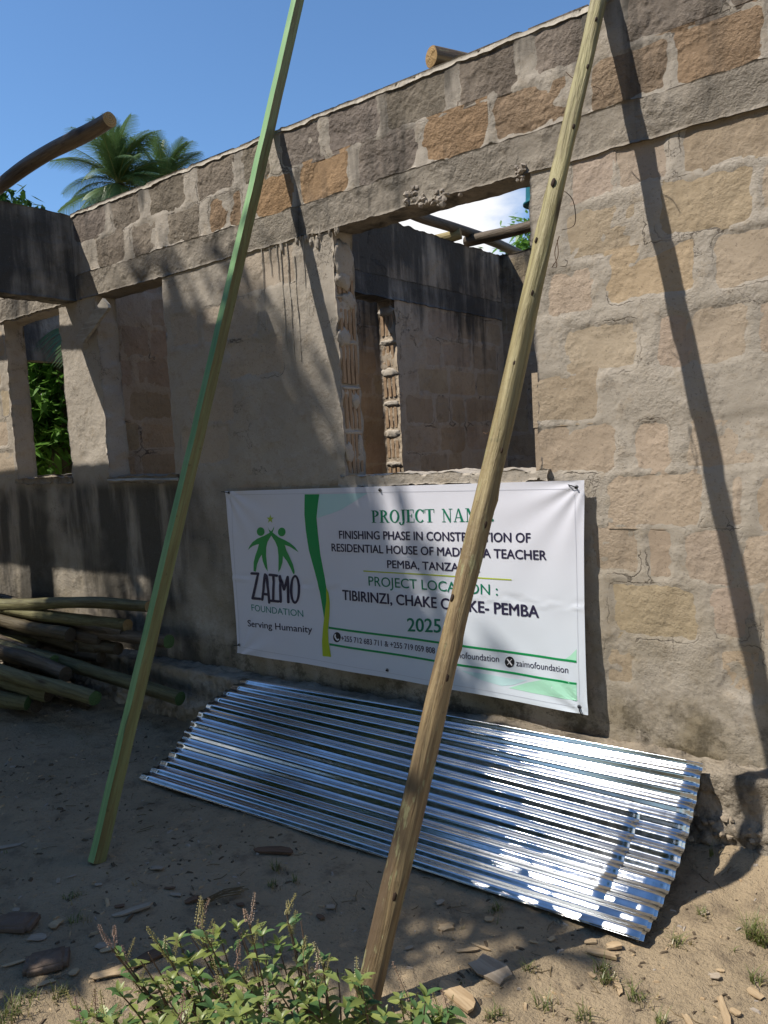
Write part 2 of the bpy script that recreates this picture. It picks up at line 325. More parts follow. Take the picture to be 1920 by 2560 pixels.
# ------------------------------------------------------------------ house
house = thing('unfinished_house', 'unfinished roofless block house with a ring beam, open window holes and mouldy walls', 'house', (-3, 0, 0))
def panel(name, org, ua, wa, u0, u1, z0, z1, T, holes, mat, blocks=(), res=.02, edge=.008, rec=.007, keep=None, front=0.0, bmat=None, side=None, parent=house):
    """Masonry slab. u runs along ua, w (depth) along wa, front face at w=front. Blocks are separate children set into recesses of the mortar."""
    org = np.array(org, float); ua = np.array(ua, float); wa = np.array(wa, float)
    us = np.unique(np.round(np.concatenate([np.arange(u0, u1, res), [u1]]+[[h[0], h[1]] for h in holes if u0 < h[0] < u1 or u0 < h[1] < u1]), 4))
    zs = np.unique(np.round(np.concatenate([np.arange(z0, z1, res), [z1]]+[[h[2], h[3]] for h in holes if z0 < h[2] < z1 or z0 < h[3] < z1]), 4))
    us = us[(us >= u0-1e-6) & (us <= u1+1e-6)]; zs = zs[(zs >= z0-1e-6) & (zs <= z1+1e-6)]
    us = us[np.concatenate([[True], np.diff(us) > 1e-3])]; zs = zs[np.concatenate([[True], np.diff(zs) > 1e-3])]
    nu, nz = len(us), len(zs)
    U, Z = np.meshgrid(us, zs, indexing='ij')
    uc = (us[:-1]+us[1:])/2; zc = (zs[:-1]+zs[1:])/2; UC, ZC = np.meshgrid(uc, zc, indexing='ij')
    sol = np.ones_like(UC, bool)
    for h in holes: sol &= ~((UC > h[0]) & (UC < h[1]) & (ZC > h[2]) & (ZC < h[3]))
    # boundary flag
    cnt = np.zeros((nu, nz), int)
    for a in (0, 1):
        for b in (0, 1): cnt[a:nu-1+a, b:nz-1+b] += sol
    bd = (cnt > 0) & (cnt < 4)
    used = cnt > 0
    pos = lambda u, w, z: org[None]+u[:, None]*ua[None]+w[:, None]*wa[None]+z[:, None]*np.array([0, 0, 1.])[None]
    u = U.ravel(); z = Z.ravel(); bdr = bd.ravel()
    base = pos(u, np.zeros_like(u), z)
    w = np.full_like(u, front) + .0028*fbm(base, 5, 1, 3) + .0014*fbm(base, 30, 2, 2)
    SDF = np.full_like(u, 1.)
    for b in blocks:
        bu0, bu1, bz0, bz1 = b[:4]; rr = .028
        sel = np.where((u > bu0-.06) & (u < bu1+.06) & (z > bz0-.06) & (z < bz1+.06))[0]
        if not len(sel): continue
        q = base[sel]
        dx = np.abs(u[sel]-(bu0+bu1)/2)-(bu1-bu0)/2+rr; dz = np.abs(z[sel]-(bz0+bz1)/2)-(bz1-bz0)/2+rr
        sd = np.hypot(np.maximum(dx, 0), np.maximum(dz, 0))+np.minimum(np.maximum(dx, dz), 0)-rr
        sd = sd+.0085*fbm(q, 9, 31, 3)+.006*vn(q, 55, 37)+.003
        w[sel] += rec*np.clip(-sd/.020+.5, 0, 1); SDF[sel] = np.minimum(SDF[sel], sd)
    ju = np.where(bdr, edge*fbm(base, 16, 51, 3), 0.); jz = np.where(bdr, edge*fbm(base, 16, 71, 3), 0.)
    Vf = pos(u+ju, w, z+jz)
    ju2 = np.where(bdr, edge*fbm(base+9, 16, 51, 3), 0.); jz2 = np.where(bdr, edge*fbm(base+9, 16, 71, 3), 0.)
    bb = base+wa[None]*T
    Vb = pos(u+ju2, T-.003*fbm(bb, 5, 1, 3), z+jz2)
    idg = np.arange(nu*nz).reshape(nu, nz); N = nu*nz
    q = np.stack([idg[:-1, :-1], idg[1:, :-1], idg[1:, 1:], idg[:-1, 1:]], -1)[sol]
    flip = np.dot(np.cross(ua, [0, 0, 1]), wa) > 0      # want front normal = -wa
    Ff = q[:, ::-1] if flip else q
    Fb = (q+N)[:, ::-1] if not flip else (q+N)
    E = []
    sp = np.pad(sol, 1)
    for i in range(nu-1):
        for j in range(nz-1):
            if not sol[i, j]: continue
            if not sp[i, j+1]: E.append((idg[i, j+1], idg[i, j]))
            if not sp[i+2, j+1]: E.append((idg[i+1, j], idg[i+1, j+1]))
            if not sp[i+1, j]: E.append((idg[i, j], idg[i+1, j]))
            if not sp[i+1, j+2]: E.append((idg[i+1, j+1], idg[i, j+1]))
    K = max(2, int(T/.03)); ev = sorted({a for e in E for a in e}); em = {a: k for k, a in enumerate(ev)}
    ring = []
    A = Vf[ev]; B = Vb[ev]; mids = []
    for k in range(1, K):
        t = k/K; m = A*(1-t)+B*t; dn = .006*np.stack([fbm(m, 22, 5, 2), fbm(m, 22, 6, 2), fbm(m, 22, 7, 2)], 1); mids.append(m+dn)
    V = np.concatenate([Vf, Vb]+mids)
    def vid(a, k): return a if k == 0 else (a+N if k == K else 2*N+(k-1)*len(ev)+em[a])
    S = []
    for a, b in E:
        for k in range(K):
            qd = (vid(a, k), vid(b, k), vid(b, k+1), vid(a, k+1)); S.append(qd[::-1] if flip else qd)
    Fa = np.concatenate([Ff, Fb, np.array(S, int)]); used = np.unique(Fa); rm = np.full(len(V), -1); rm[used] = np.arange(len(used))
    o = obj(name, npmesh(name, V[used]-np.array(parent.location), rm[Fa], mat, True), parent)
    if len(blocks):
        at_ = o.data.attributes.new('joint', 'FLOAT', 'POINT'); full = np.full(len(V), 1.); full[:len(SDF)] = SDF; at_.data.foreach_set('value', full[used].astype(np.float32))
    for b in blocks:
        bu0, bu1, bz0, bz1 = b[:4]; colr = b[4] if len(b) > 4 else (1, 1, 1)
        g = .018; a0, a1, c0, c1 = bu0-g, bu1+g, bz0-g, bz1+g
        fr = front+.003+random.uniform(0, .0025)
        nu_, nz_ = 4, 2; VV = []; FF = []
        for i in range(nu_+1):
            for j in range(nz_+1):
                uu = a0+(a1-a0)*i/nu_; zz = c0+(c1-c0)*j/nz_
                VV.append((uu, fr+random.uniform(-.0018, .0018), zz))
        for i in range(nu_):
            for j in range(nz_):
                k = i*(nz_+1)+j; FF.append((k, k+nz_+1, k+nz_+2, k+1))
        k = len(VV); VV += [(a0, T*.9, c0), (a1, T*.9, c0), (a1, T*.9, c1), (a0, T*.9, c1)]
        c = [0, nu_*(nz_+1), nu_*(nz_+1)+nz_, nz_]
        FF += [(c[1], c[0], k, k+1), (c[2], c[1], k+1, k+2), (c[3], c[2], k+2, k+3), (c[0], c[3], k+3, k)]
        VV = np.array(VV); ctr = org+ua*(a0+a1)/2+np.array([0, 0, (c0+c1)/2])
        wv = pos(VV[:, 0], VV[:, 1], VV[:, 2])-ctr
        if flip: FF = [tuple(reversed(x)) for x in FF]
        bo = obj('block', mesh('block', wv, FF, b[5] if len(b) > 5 else (bmat or M_block)), o, Vector(ctr)-Vector(parent.location)); bo.color = (*colr, 1)
    return o

def rects(off, s, lst, h=.178, col=None, mat=None, z=None):
    out = []
    for a in lst:
        x0, x1, cy = (off[0]+a[0]*s, off[0]+a[1]*s, off[1]+a[2]*s)
        hh = a[3] if len(a) > 3 and a[3] else h
        zc = W((x0+x1)/2, cy)[2]
        k = a[4] if len(a) > 4 else col
        if k is None: v = random.uniform(.9, 1.1); k = (v, v*random.uniform(.98, 1.02), v*random.uniform(.96, 1.08))
        out.append((W(x0, cy)[0], W(x1, cy)[0], zc-hh/2, zc+hh/2, k)+((mat,) if mat else ()))
    return out
def fixz(L, zc): return [(a[0], a[1], zc-(a[3]-a[2])/2, zc+(a[3]-a[2])/2)+tuple(a[4:]) for a in L]
OR = (1.4, 1.15, .9)
r1, r2, r3, r4 = ((0, 200), .4822), ((750, 0), .4521), ((1300, 0), .4068), ((1300, 800), .4972)
top = fixz(rects(*r1, [(375, 540, 760), (575, 722, 680), (770, 950, 600), (1020, 1205, 510), (1260, 1400, 420), (1445, 1660, 310)]) +
           rects(*r2, [(148, 430, 660), (478, 800, 520), (878, 1205, 400), (1285, 1570, 240)]) +
           rects(*r3, [(645, 1230, 60), (1290, 1900, -120)]), 2.966)
top += fixz(rects(*r1, [(500, 640, 880), (680, 820, 820), (860, 1030, 720), (1085, 1250, 660, 0, OR), (1315, 1510, 600, 0, (1.5, 1.15, .8))]) +
            rects(*r2, [(0, 268, 970, 0, (1.5, 1.18, .85)), (320, 640, 870), (690, 1020, 740, 0, (1.5, 1.2, .9)), (1068, 1500, 610, 0, (1.4, 1.2, 1.0))]) +
            rects(*r3, [(430, 905, 480, 0, (1.3, 1.15, 1.0)), (962, 1500, 330, 0, (1.5, 1.25, 1.0))]), 2.772)
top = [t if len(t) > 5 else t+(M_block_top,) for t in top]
mid = rects(*r3, [(325, 560, 1050), (600, 905, 960), (985, 1640, 820, 0, (.85, .83, .8)), (285, 740, 1425), (860, 1430, 1235, 0, (.95, .93, .85)), (1480, 1800, 1120), (170, 445, 1790), (548, 1062, 1670, 0, (1.1, 1.05, .95)), (1205, 1700, 1570)])
mid += rects(*r4, [(215, 590, 140), (700, 840, 105), (860, 1140, 60), (1200, 1500, 20), (80, 380, 390), (458, 850, 350, 0, (1.05, 1.03, .93)), (1110, 1450, 280), (95, 470, 650), (590, 750, 625), (835, 1420, 600),
                   (462, 910, 905), (1060, 1118, 905), (1200, 1420, 910), (370, 600, 1160), (645, 758, 1175), (838, 1065, 1195), (1120, 1420, 1210), (452, 892, 1465, .2, (1.0, 1.0, .92)), (975, 1150, 1480), (1210, 1420, 1500), (430, 575, 1710), (1000, 1215, 1770)], h=.185)
def auto(u0, u1, z0, z1, holes=(), ch=.2167, bl=.45, seed=1, g=.03, shade=None, skip=.0):
    rnd = random.Random(seed); out = []; k = 0; z = z1
    while z-ch >= z0-.02:
        u = u0 - (bl*.5 if k % 2 else 0) + rnd.uniform(-.05, .05)
        while u < u1:
            w = bl*rnd.uniform(.8, 1.08) if rnd.random() > .15 else bl*.5
            a, b = max(u+g/2, u0+.01), min(u+w-g/2, u1-.01)
            if b-a > .09 and rnd.random() > skip and not any(a < h[1]+.01 and b > h[0]-.01 and z-ch < h[3]-.03 and z > h[2]+.03 for h in holes):
                v = rnd.uniform(.9, 1.1)
                out.append((a, b, z-ch+g/2, z-g/2, (v, v*rnd.uniform(.98, 1.02), v*rnd.uniform(.95, 1.07))))
            u += w
        z -= ch; k += 1
    return out
WC = (-2.49, -1.458, 1.345, 2.53); W2 = (-4.46, -3.79, 1.385, 2.545); W1 = (-5.60, -4.885, 1.4, 2.52)
ZB0, ZB1, ZT = 2.53, 2.68, 3.06
fr_blocks = mid + [b[:4]+((1.08, 1.12, 1.2),) for b in auto(-3.76, -2.52, 1.36, 2.53, seed=4, skip=.5)] + auto(-3.3, -1.35, .33, 1.33, seed=9, skip=.1) + auto(-7.2, -5.62, 1.4, 2.5, seed=12) + auto(-7.2, -4.85, 2.68, 3.06, seed=3, ch=.19)
# drop overlapping automatic blocks
clean = []
for b in fr_blocks:
    if all(b[1] < c[0]+.01 or b[0] > c[1]-.01 or b[3] < c[2]+.01 or b[2] > c[3]-.01 for c in clean): clean.append(b)
front = panel('front_wall', (0, 0, 0), (1, 0, 0), (0, 1, 0), -7.35, 1.6, .24, ZT, .15, [WC, W2, W1, (-7.5, 1.8, ZB0, ZB1)], M_front, clean+top, res=.0165, edge=.009)
def ragged_top():                                   # mortar crumbs and broken lips along the wall head
    mb = MB(); rnd = random.Random(5)
    return mb
crest = panel('painted_sunlit_lip', (0, -.003, 0), (1, 0, 0), (0, 1, 0), -4.65, 1.6, 3.05, 3.068, .162, [], M_crest, res=.012, edge=.008)  # added lip, coloured pale to stand for sun catching the wall top
beam = panel('ring_beam', (0, 0, 0), (1, 0, 0), (0, 1, 0), -7.35, 1.6, ZB0, ZB1+.002, .158, [], M_beam, res=.012, edge=.006, front=-.008)
# window sills: lumpy lip of mortar
sill = panel('window_sill', (0, -.016, 0), (1, 0, 0), (0, 1, 0), -2.53, -1.42, 1.305, 1.358, .20, [], M_front, res=.012, edge=.013)
sill2 = panel('window_sill', (0, -.012, 0), (1, 0, 0), (0, 1, 0), -4.47, -3.76, 1.35, 1.392, .19, [], M_plinth, res=.014, edge=.012)
sill3 = panel('window_sill', (0, -.012, 0), (1, 0, 0), (0, 1, 0), -5.62, -4.87, 1.365, 1.406, .19, [], M_plinth, res=.014, edge=.012)
# exposed stones in the beam
def stones(rects_, n, parent):
    rnd = random.Random(3)
    for (cx, cy, w, h, m) in rects_:
        for k in range(m):
            px, py = cx+rnd.uniform(-w, w), cy+rnd.uniform(-h, h)
            p = W(px, py, -.008); r = rnd.uniform(.008, .016)
            bm = bmesh.new(); bmesh.ops.create_icosphere(bm, subdivisions=1, radius=r)
            for v in bm.verts: v.co *= rnd.uniform(.6, 1.45)
            me = bpy.data.meshes.new('stone'); bm.to_mesh(me); bm.free(); me.materials.append(M_stone)
            o = obj('stone', me, parent, Vector(p)-Vector(house.location)); o.rotation_euler = (rnd.uniform(0, 3), rnd.uniform(0, 3), 0)
stones([(1060, 500, 52, 14, 26), (1030, 480, 18, 14, 6), (1300, 432, 12, 22, 14), (1120, 482, 30, 6, 5)], 0, beam)

# footing: one long rough kerb with rubble under it
def rough_slab(name, x0, x1, y0, y1, z0, z1, res, amp, mat, parent, lump=None, back=False):
    xs = np.arange(x0, x1+res/2, res); prof = []
    nt = max(2, int((y1-y0)/res)); nf = max(2, int((z1-z0)/res))
    for k in range(nt+1): prof.append((y1-(y1-y0)*k/nt, z1, 0, 1))
    for k in range(1, nf+1): prof.append((y0, z1-(z1-z0)*k/nf, 1, 0))
    prof = np.array(prof); X, K = np.meshgrid(xs, np.arange(len(prof)), indexing='ij')
    p = prof[K.ravel()]; V = np.stack([X.ravel(), p[:, 0], p[:, 1]], 1)
    d = amp*fbm(V, 9, 3, 4)+amp*.8*np.maximum(fbm(V, 28, 13, 2), 0)
    low = np.clip((.14-V[:, 2])/.06, 0, 1)*p[:, 2]
    cell = np.abs(fbm(V, 20, 77, 2)); d = d+low*(.02-.07*np.clip(.35-cell, 0, 1))
    d = d+low*.02
    V[:, 1] -= p[:, 2]*d; V[:, 2] += p[:, 3]*d
    nx_, nk = len(xs), len(prof); id_ = np.arange(nx_*nk).reshape(nx_, nk)
    F = np.stack([id_[:-1, :-1], id_[:-1, 1:], id_[1:, 1:], id_[1:, :-1]], -1).reshape(-1, 4)
    return obj(name, npmesh(name, V-np.array(parent.location), F, mat), parent)
footing = rough_slab('footing', -7.4, 1.7, -.135, .06, -.06, .275, .012, .012, M_plinth, house)
# outer and inner walls
holeA = [(-.93, .0, 0, ZB0)]
perp = panel('porch_side_wall', (-4.65, 0, 0), (0, 1, 0), (-1, 0, 0), -.83, -.003, ZB0-.005, ZT+.003, .15, [], M_dark, auto(-.8, -.02, 2.68, 3.06, ch=.19, seed=5), res=.02, edge=.008, rec=.008, bmat=M_dark)
porch = panel('porch_front_beam', (0, -.93, 0), (1, 0, 0), (0, 1, 0), -7.35, -4.65, ZB0, ZT, .10, [], M_dark, res=.04)
for x in (-6.3, -7.3): panel('porch_post', (0, -.93, 0), (1, 0, 0), (0, 1, 0), x, x+.22, -.05, ZB0, .10, [], M_dark, res=.04)
wA = panel('inner_wall', (-4.65, 0, 0), (0, 1, 0), (-1, 0, 0), .153, 3.2, .28, ZT, .15, [], M_inner, auto(.16, 3.2, .3, 3.06, seed=6, skip=.1), res=.025, edge=.01, rec=.008, bmat=M_iblock)
DB = (.80, 1.64, .3, 2.52)
wB = panel('inner_wall', (-3.34, 0, 0), (0, 1, 0), (-1, 0, 0), .153, 3.2, .28, ZT, .15, [DB], M_inner, auto(.16, 3.2, .3, 2.5, holes=[DB], seed=7, skip=.1), res=.02, edge=.012, rec=.008, bmat=M_iblock)
bB = panel('inner_beam', (-3.332, 0, 0), (0, 1, 0), (-1, 0, 0), .153, 3.195, 2.515, 2.665, .166, [], M_dark, res=.02, edge=.008)
far = panel('back_wall', (0, 3.2, 0), (1, 0, 0), (0, 1, 0), -7.35, 1.6, .28, ZT, .15, [(-6.6, -5.6, 1.4, 2.5), (-.9, .2, 1.4, 2.5)], M_inner, auto(-4.6, .9, .3, 3.06, holes=[(-.9, .2, 1.4, 2.5)], seed=8, skip=.1), res=.03, rec=.008, bmat=M_iblock)
outer = panel('side_wall', (-7.2, 0, 0), (0, 1, 0), (-1, 0, 0), .153, 3.195, .28, ZT, .15, [(.6, 1.9, 1.4, 2.49)], M_dark, auto(.16, 3.2, .3, 3.06, holes=[(.6, 1.9, 1.4, 2.49)], seed=10), res=.03, rec=.008, bmat=M_dark)
right_w = panel('side_wall', (1.6, 0, 0), (0, 1, 0), (-1, 0, 0), .153, 3.195, .28, ZT, .15, [], M_inner, res=.08)
v, f = box(-7.2, 1.45, .15, 3.2, -.05, .3); mkp('floor', v, f, M_plinth, house)

def fluted(axis_o, along, outn, z0, z1, wid, n=4, parent=house):
    """end of a hollow block: upright flutes. along = direction across the reveal, outn = outward normal"""
    o = Vector(axis_o); a = Vector(along); nrm = Vector(outn); pts = []
    for k in range(n):
        c0 = k/n*wid; w = wid/n
        pts += [(c0, -.012), (c0+w*.16, -.012), (c0+w*.2, .006), (c0+w*.8, .006), (c0+w*.84, -.012)]
    pts.append((wid, -.012)); V = []; F = []
    for (c, d) in pts:
        for j in range(3):
            zz = z0+(z1-z0)*j/2; p = o+a*(c+random.uniform(-.001, .001))+nrm*d+Vector((0, 0, zz+random.uniform(-.004, .004))); V.append(p)
    for i in range(len(pts)-1):
        for j in range(2): k = i*3+j; F.append((k, k+3, k+4, k+1))
    oo = mkp('hollow_block_end', V, F, M_clay, parent)
    return oo
def lump(c, s, mat, parent, name='mortar_lump', sq=(1, 1, 1)):
    bm = bmesh.new(); bmesh.ops.create_icosphere(bm, subdivisions=3, radius=1)
    for v in bm.verts:
        k = 1+.35*mnoise.fractal(v.co*2+Vector(c)*9, 1, 2, 4); v.co = Vector((v.co.x*s[0]*k, v.co.y*s[1]*k, v.co.z*s[2]*k))
    me = bpy.data.meshes.new(name); bm.to_mesh(me); bm.free(); me.materials.append(mat); smooth(me)
    return obj(name, me, parent, Vector(c)-Vector(house.location))
zc = 1.36
k = 0
while zc < 2.28:
    fluted((-2.49, .012, 0), (0, 1, 0), (1, 0, 0), zc+.008, zc+.2, .125)
    lump((-2.488, .075, zc+.205), (.008, .066, .009), M_front, front); zc += .2167
for yy_, zz_, a_, b_ in ((.03, 1.47, .03, .05), (.10, 1.72, .03, .04), (.045, 2.02, .045, .05), (.09, 2.2, .05, .045), (.115, 1.5, .02, .06)): lump((-2.489, yy_, zz_), (.014, a_, b_), M_front, front)
lump((-2.487, .07, 2.38), (.022, .07, .10), M_front, front); lump((-2.483, .05, 2.30), (.02, .05, .05), M_front, front)
zc = .32; k = 0
while zc < 2.45:
    fluted((-3.36, 1.642, 0), (-1, 0, 0), (0, -1, 0), zc+.006, zc+.15, .115, n=3)
    lump((-3.415, 1.640, zc+.175), (.07, .014, .032 if k % 2 else .02), M_front, wB); zc += .2167; k += 1

rnd = random.Random(12)
for px, y0, y1 in ((652, 600, 830), (700, 620, 880), (716, 600, 905), (736, 640, 905), (756, 590, 775), (690, 590, 700), (672, 600, 690)):
    a, b = W(px, y0, -.001), W(px+(y1-y0)*.07, y1, -.001)
    pts = [Vector(a).lerp(Vector(b), i/6)+Vector((rnd.uniform(-.003, .003), 0, 0)) for i in range(7)]
    v, f = tube(pts, [.0035*(1-.08*i) for i in range(7)], 6); mkp('mortar_drip', [(q[0]+3, q[1], q[2]) for q in v] if False else v, f, M_crest, house)
for k in range(14):
    px = rnd.uniform(700, 850); py = 590-.33*(px-760)+rnd.uniform(-8, 28); p = W(px, py, -.002)
    lump(tuple(p), (rnd.uniform(.005, .011), .006, rnd.uniform(.018, .045)), M_front, front)

# ------------------------------------------------------------------ banner
cTL, cTR, cBR, cBL = W(564, 1228, -.022), W(1462, 1200, -.03), W(1473, 1786, -.055), W(594, 1632, -.03)
bx0, bx1, bz0_, bz1_ = -3.34, -1.25, .37, 1.31
def yb(x, z):
    x = np.asarray(x, float); z = np.asarray(z, float)
    s = (x-bx0)/(bx1-bx0); t = (z-bz0_)/(bz1_-bz0_)
    y = -(.028+.006*s)-(1-t)*(.008+.022*s*s)
    P = np.stack([x, np.zeros_like(x), z], -1).reshape(-1, 3)
    w = (.0032*np.sin(x*11+1.1*np.sin(z*5))*np.clip(1.2-t, .2, 1)).reshape(-1)
    w = w+.0030*np.exp(-((t-.47)/.03)**2).reshape(-1)*fbm(P*np.array([1, 1, 3]), 14, 5, 3)
    w = w+.0012*fbm(P, 4, 8, 3)
    for cx, cz, sg in ((bx0, bz1_, 1), (bx1, bz1_, -1), (bx1, bz0_, -1), (bx0, bz0_, 1)):   # creases running from the corners
        dx = (x-cx).reshape(-1); dz = (z-cz).reshape(-1); r = np.hypot(dx, dz)+1e-4; a = np.arctan2(dz, dx)
        w = w+.004*np.sin(a*14)*np.clip(r/.06, 0, 1)*np.exp(-r/.28)
    return y+w.reshape(y.shape)
nS, nT = 210, 95
S, T = np.meshgrid(np.linspace(0, 1, nS), np.linspace(0, 1, nT), indexing='ij'); s = S.ravel(); t = T.ravel()
X = (1-t)*((1-s)*cBL[0]+s*cBR[0])+t*((1-s)*cTL[0]+s*cTR[0]); Zb = (1-t)*((1-s)*cBL[2]+s*cBR[2])+t*((1-s)*cTL[2]+s*cTR[2])
X = X+.012*np.sin(np.pi*t)*np.exp(-s*12)-.008*np.sin(np.pi*t)*np.exp(-(1-s)*12); Zb = Zb-.012*np.sin(np.pi*s)*np.exp(-(1-t)*10)*0+.006*np.sin(np.pi*s)*np.exp(-t*12)
banner = thing('banner', 'large white vinyl project banner with green lettering hung below the middle window', 'banner', (float(cBL[0]+cBR[0])/2, -.04, .37))
bl_ = np.array(banner.location)
Vb = np.stack([X, yb(X, Zb), Zb], 1); id_ = np.arange(nS*nT).reshape(nS, nT)
Fb = np.stack([id_[:-1, :-1], id_[1:, :-1], id_[1:, 1:], id_[:-1, 1:]], -1).reshape(-1, 4)
def vinyl(name, col, grad=None):
    t = NT(name); t.b.inputs['Specular IOR Level'].default_value = .45
    c = col
    n = t.noise(3, 3)
    if grad:                                           # faint printed blue-green wash
        xx = t.xyz(t.P()); k = t.math('MULTIPLY', t.rng(xx[0], -3.0, -1.6), t.rng(xx[2], 1.25, .5)); c = t.mix(t.math('MULTIPLY', k, .5), col, grad)
    return t.done(c, .42, t.bump(t.noise(260, 2), .12, .001))
M_vin = vinyl('white_vinyl', (.70, .71, .80), (.56, .68, .75))
cl = obj('banner_cloth', npmesh('banner_cloth', Vb-bl_, Fb, M_vin), banner)
INK = {k: vinyl('print_'+k, c) for k, c in dict(green=(.0, .27, .075), dkgreen=(.0, .17, .095), navy=(.022, .018, .055), lime=(.42, .52, .02), teal=(.02, .26, .21), mint=(.40, .74, .56), pale=(.50, .72, .74), black=(.012, .012, .016), white=(.8, .8, .84), logo=(.02, .30, .07), star=(.36, .50, .05)).items()}
YB = -.036
def pz(px, py): p = W(px, py, YB); return float(p[0]), float(p[2])
def subdiv(bm, L=.03):
    for _ in range(6):
        e = [e for e in bm.edges if e.calc_length() > L]
        if not e: break
        bmesh.ops.subdivide_edges(bm, edges=e, cuts=1); bmesh.ops.triangulate(bm, faces=[f for f in bm.faces if len(f.verts) > 4])
def bprint(name, polys, ink, lay=1, parent=None):
    """polys: list of outlines in wall (x,z); laid on the cloth"""
    bm = bmesh.new()
    for tri in polys:
        if isinstance(tri, tuple): V, F = tri
        else:
            V = tri; F = tessellate_polygon([[Vector((a, b, 0)) for a, b in V]])
        vs = [bm.verts.new((a, 0, b)) for a, b in V]
        for q in F:
            try: bm.faces.new([vs[i] for i in q])
            except ValueError: pass
    subdiv(bm)
    bm.normal_update()
    for f in bm.faces:
        if f.normal.y > 0: f.normal_flip()
    co = np.array([v.co[:] for v in bm.verts])
    yy = yb(co[:, 0], co[:, 2])-.0014*lay
    for v, y in zip(bm.verts, yy): v.co = Vector((v.co.x, y, v.co.z))-banner.location
    me = bpy.data.meshes.new(name); bm.to_mesh(me); bm.free(); me.materials.append(INK[ink])
    return obj(name, me, parent or banner)
def poly(off, s, pts): return [pz(off[0]+a*s, off[1]+b*s) for a, b in pts]
Z6, Z7 = ((550, 1180), .5726), ((560, 1220), .2652)
def text_mesh(body, bold=0.):
    c = bpy.data.curves.new('t', 'FONT'); c.body = body; c.size = 1; c.offset = bold; c.resolution_u = 4
    o = bpy.data.objects.new('t', c); COL.objects.link(o); dg = bpy.context.evaluated_depsgraph_get(); dg.update()
    me = o.evaluated_get(dg).to_mesh(); V = [tuple(v.co[:2]) for v in me.vertices]; F = [tuple(p.vertices) for p in me.polygons]
    o.evaluated_get(dg).to_mesh_clear(); bpy.data.objects.remove(o); bpy.data.curves.remove(c)
    return V, F
CAPH = max(v[1] for v in text_mesh('H')[0])
def put_text(body, off, s, L, R, cap, ink, bold=0., lay=1, name='lettering', mesh_=None, caph=None):
    V, F = mesh_ or text_mesh(body, 0.); xs = [v[0] for v in V]; x0, x1 = min(xs), max(xs)
    a = pz(off[0]+L[0]*s, off[1]+L[1]*s); b = pz(off[0]+R[0]*s, off[1]+R[1]*s); c = pz(off[0]+L[0]*s, off[1]+(L[1]-cap)*s)
    h = (c[1]-a[1])/(caph or CAPH)
    out = []
    for x, y in V:
        u = (x-x0)/(x1-x0); out.append((a[0]+(b[0]-a[0])*u, a[1]+(b[1]-a[1])*u+y*h))
    o = bprint(name, [(out, F)], ink, lay)
    if bold:                                            # heavier strokes: the same outline printed again a hair to each side
        bm = bmesh.new(); bm.from_mesh(o.data); sx = bold*h
        for k, (dx, dz) in enumerate(((sx, 0), (-sx, 0), (sx*.5, sx*.6), (-sx*.5, -sx*.6))):
            g = bmesh.ops.duplicate(bm, geom=[f for f in bm.faces if f.index >= 0 and not f.tag and f.index < len(o.data.polygons)])
            for f in g['geom']:
                if isinstance(f, bmesh.types.BMFace): f.tag = True
                elif isinstance(f, bmesh.types.BMVert): f.co += Vector((dx, -.00012*(k+1), dz))
        bm.to_mesh(o.data); bm.free()
    return o
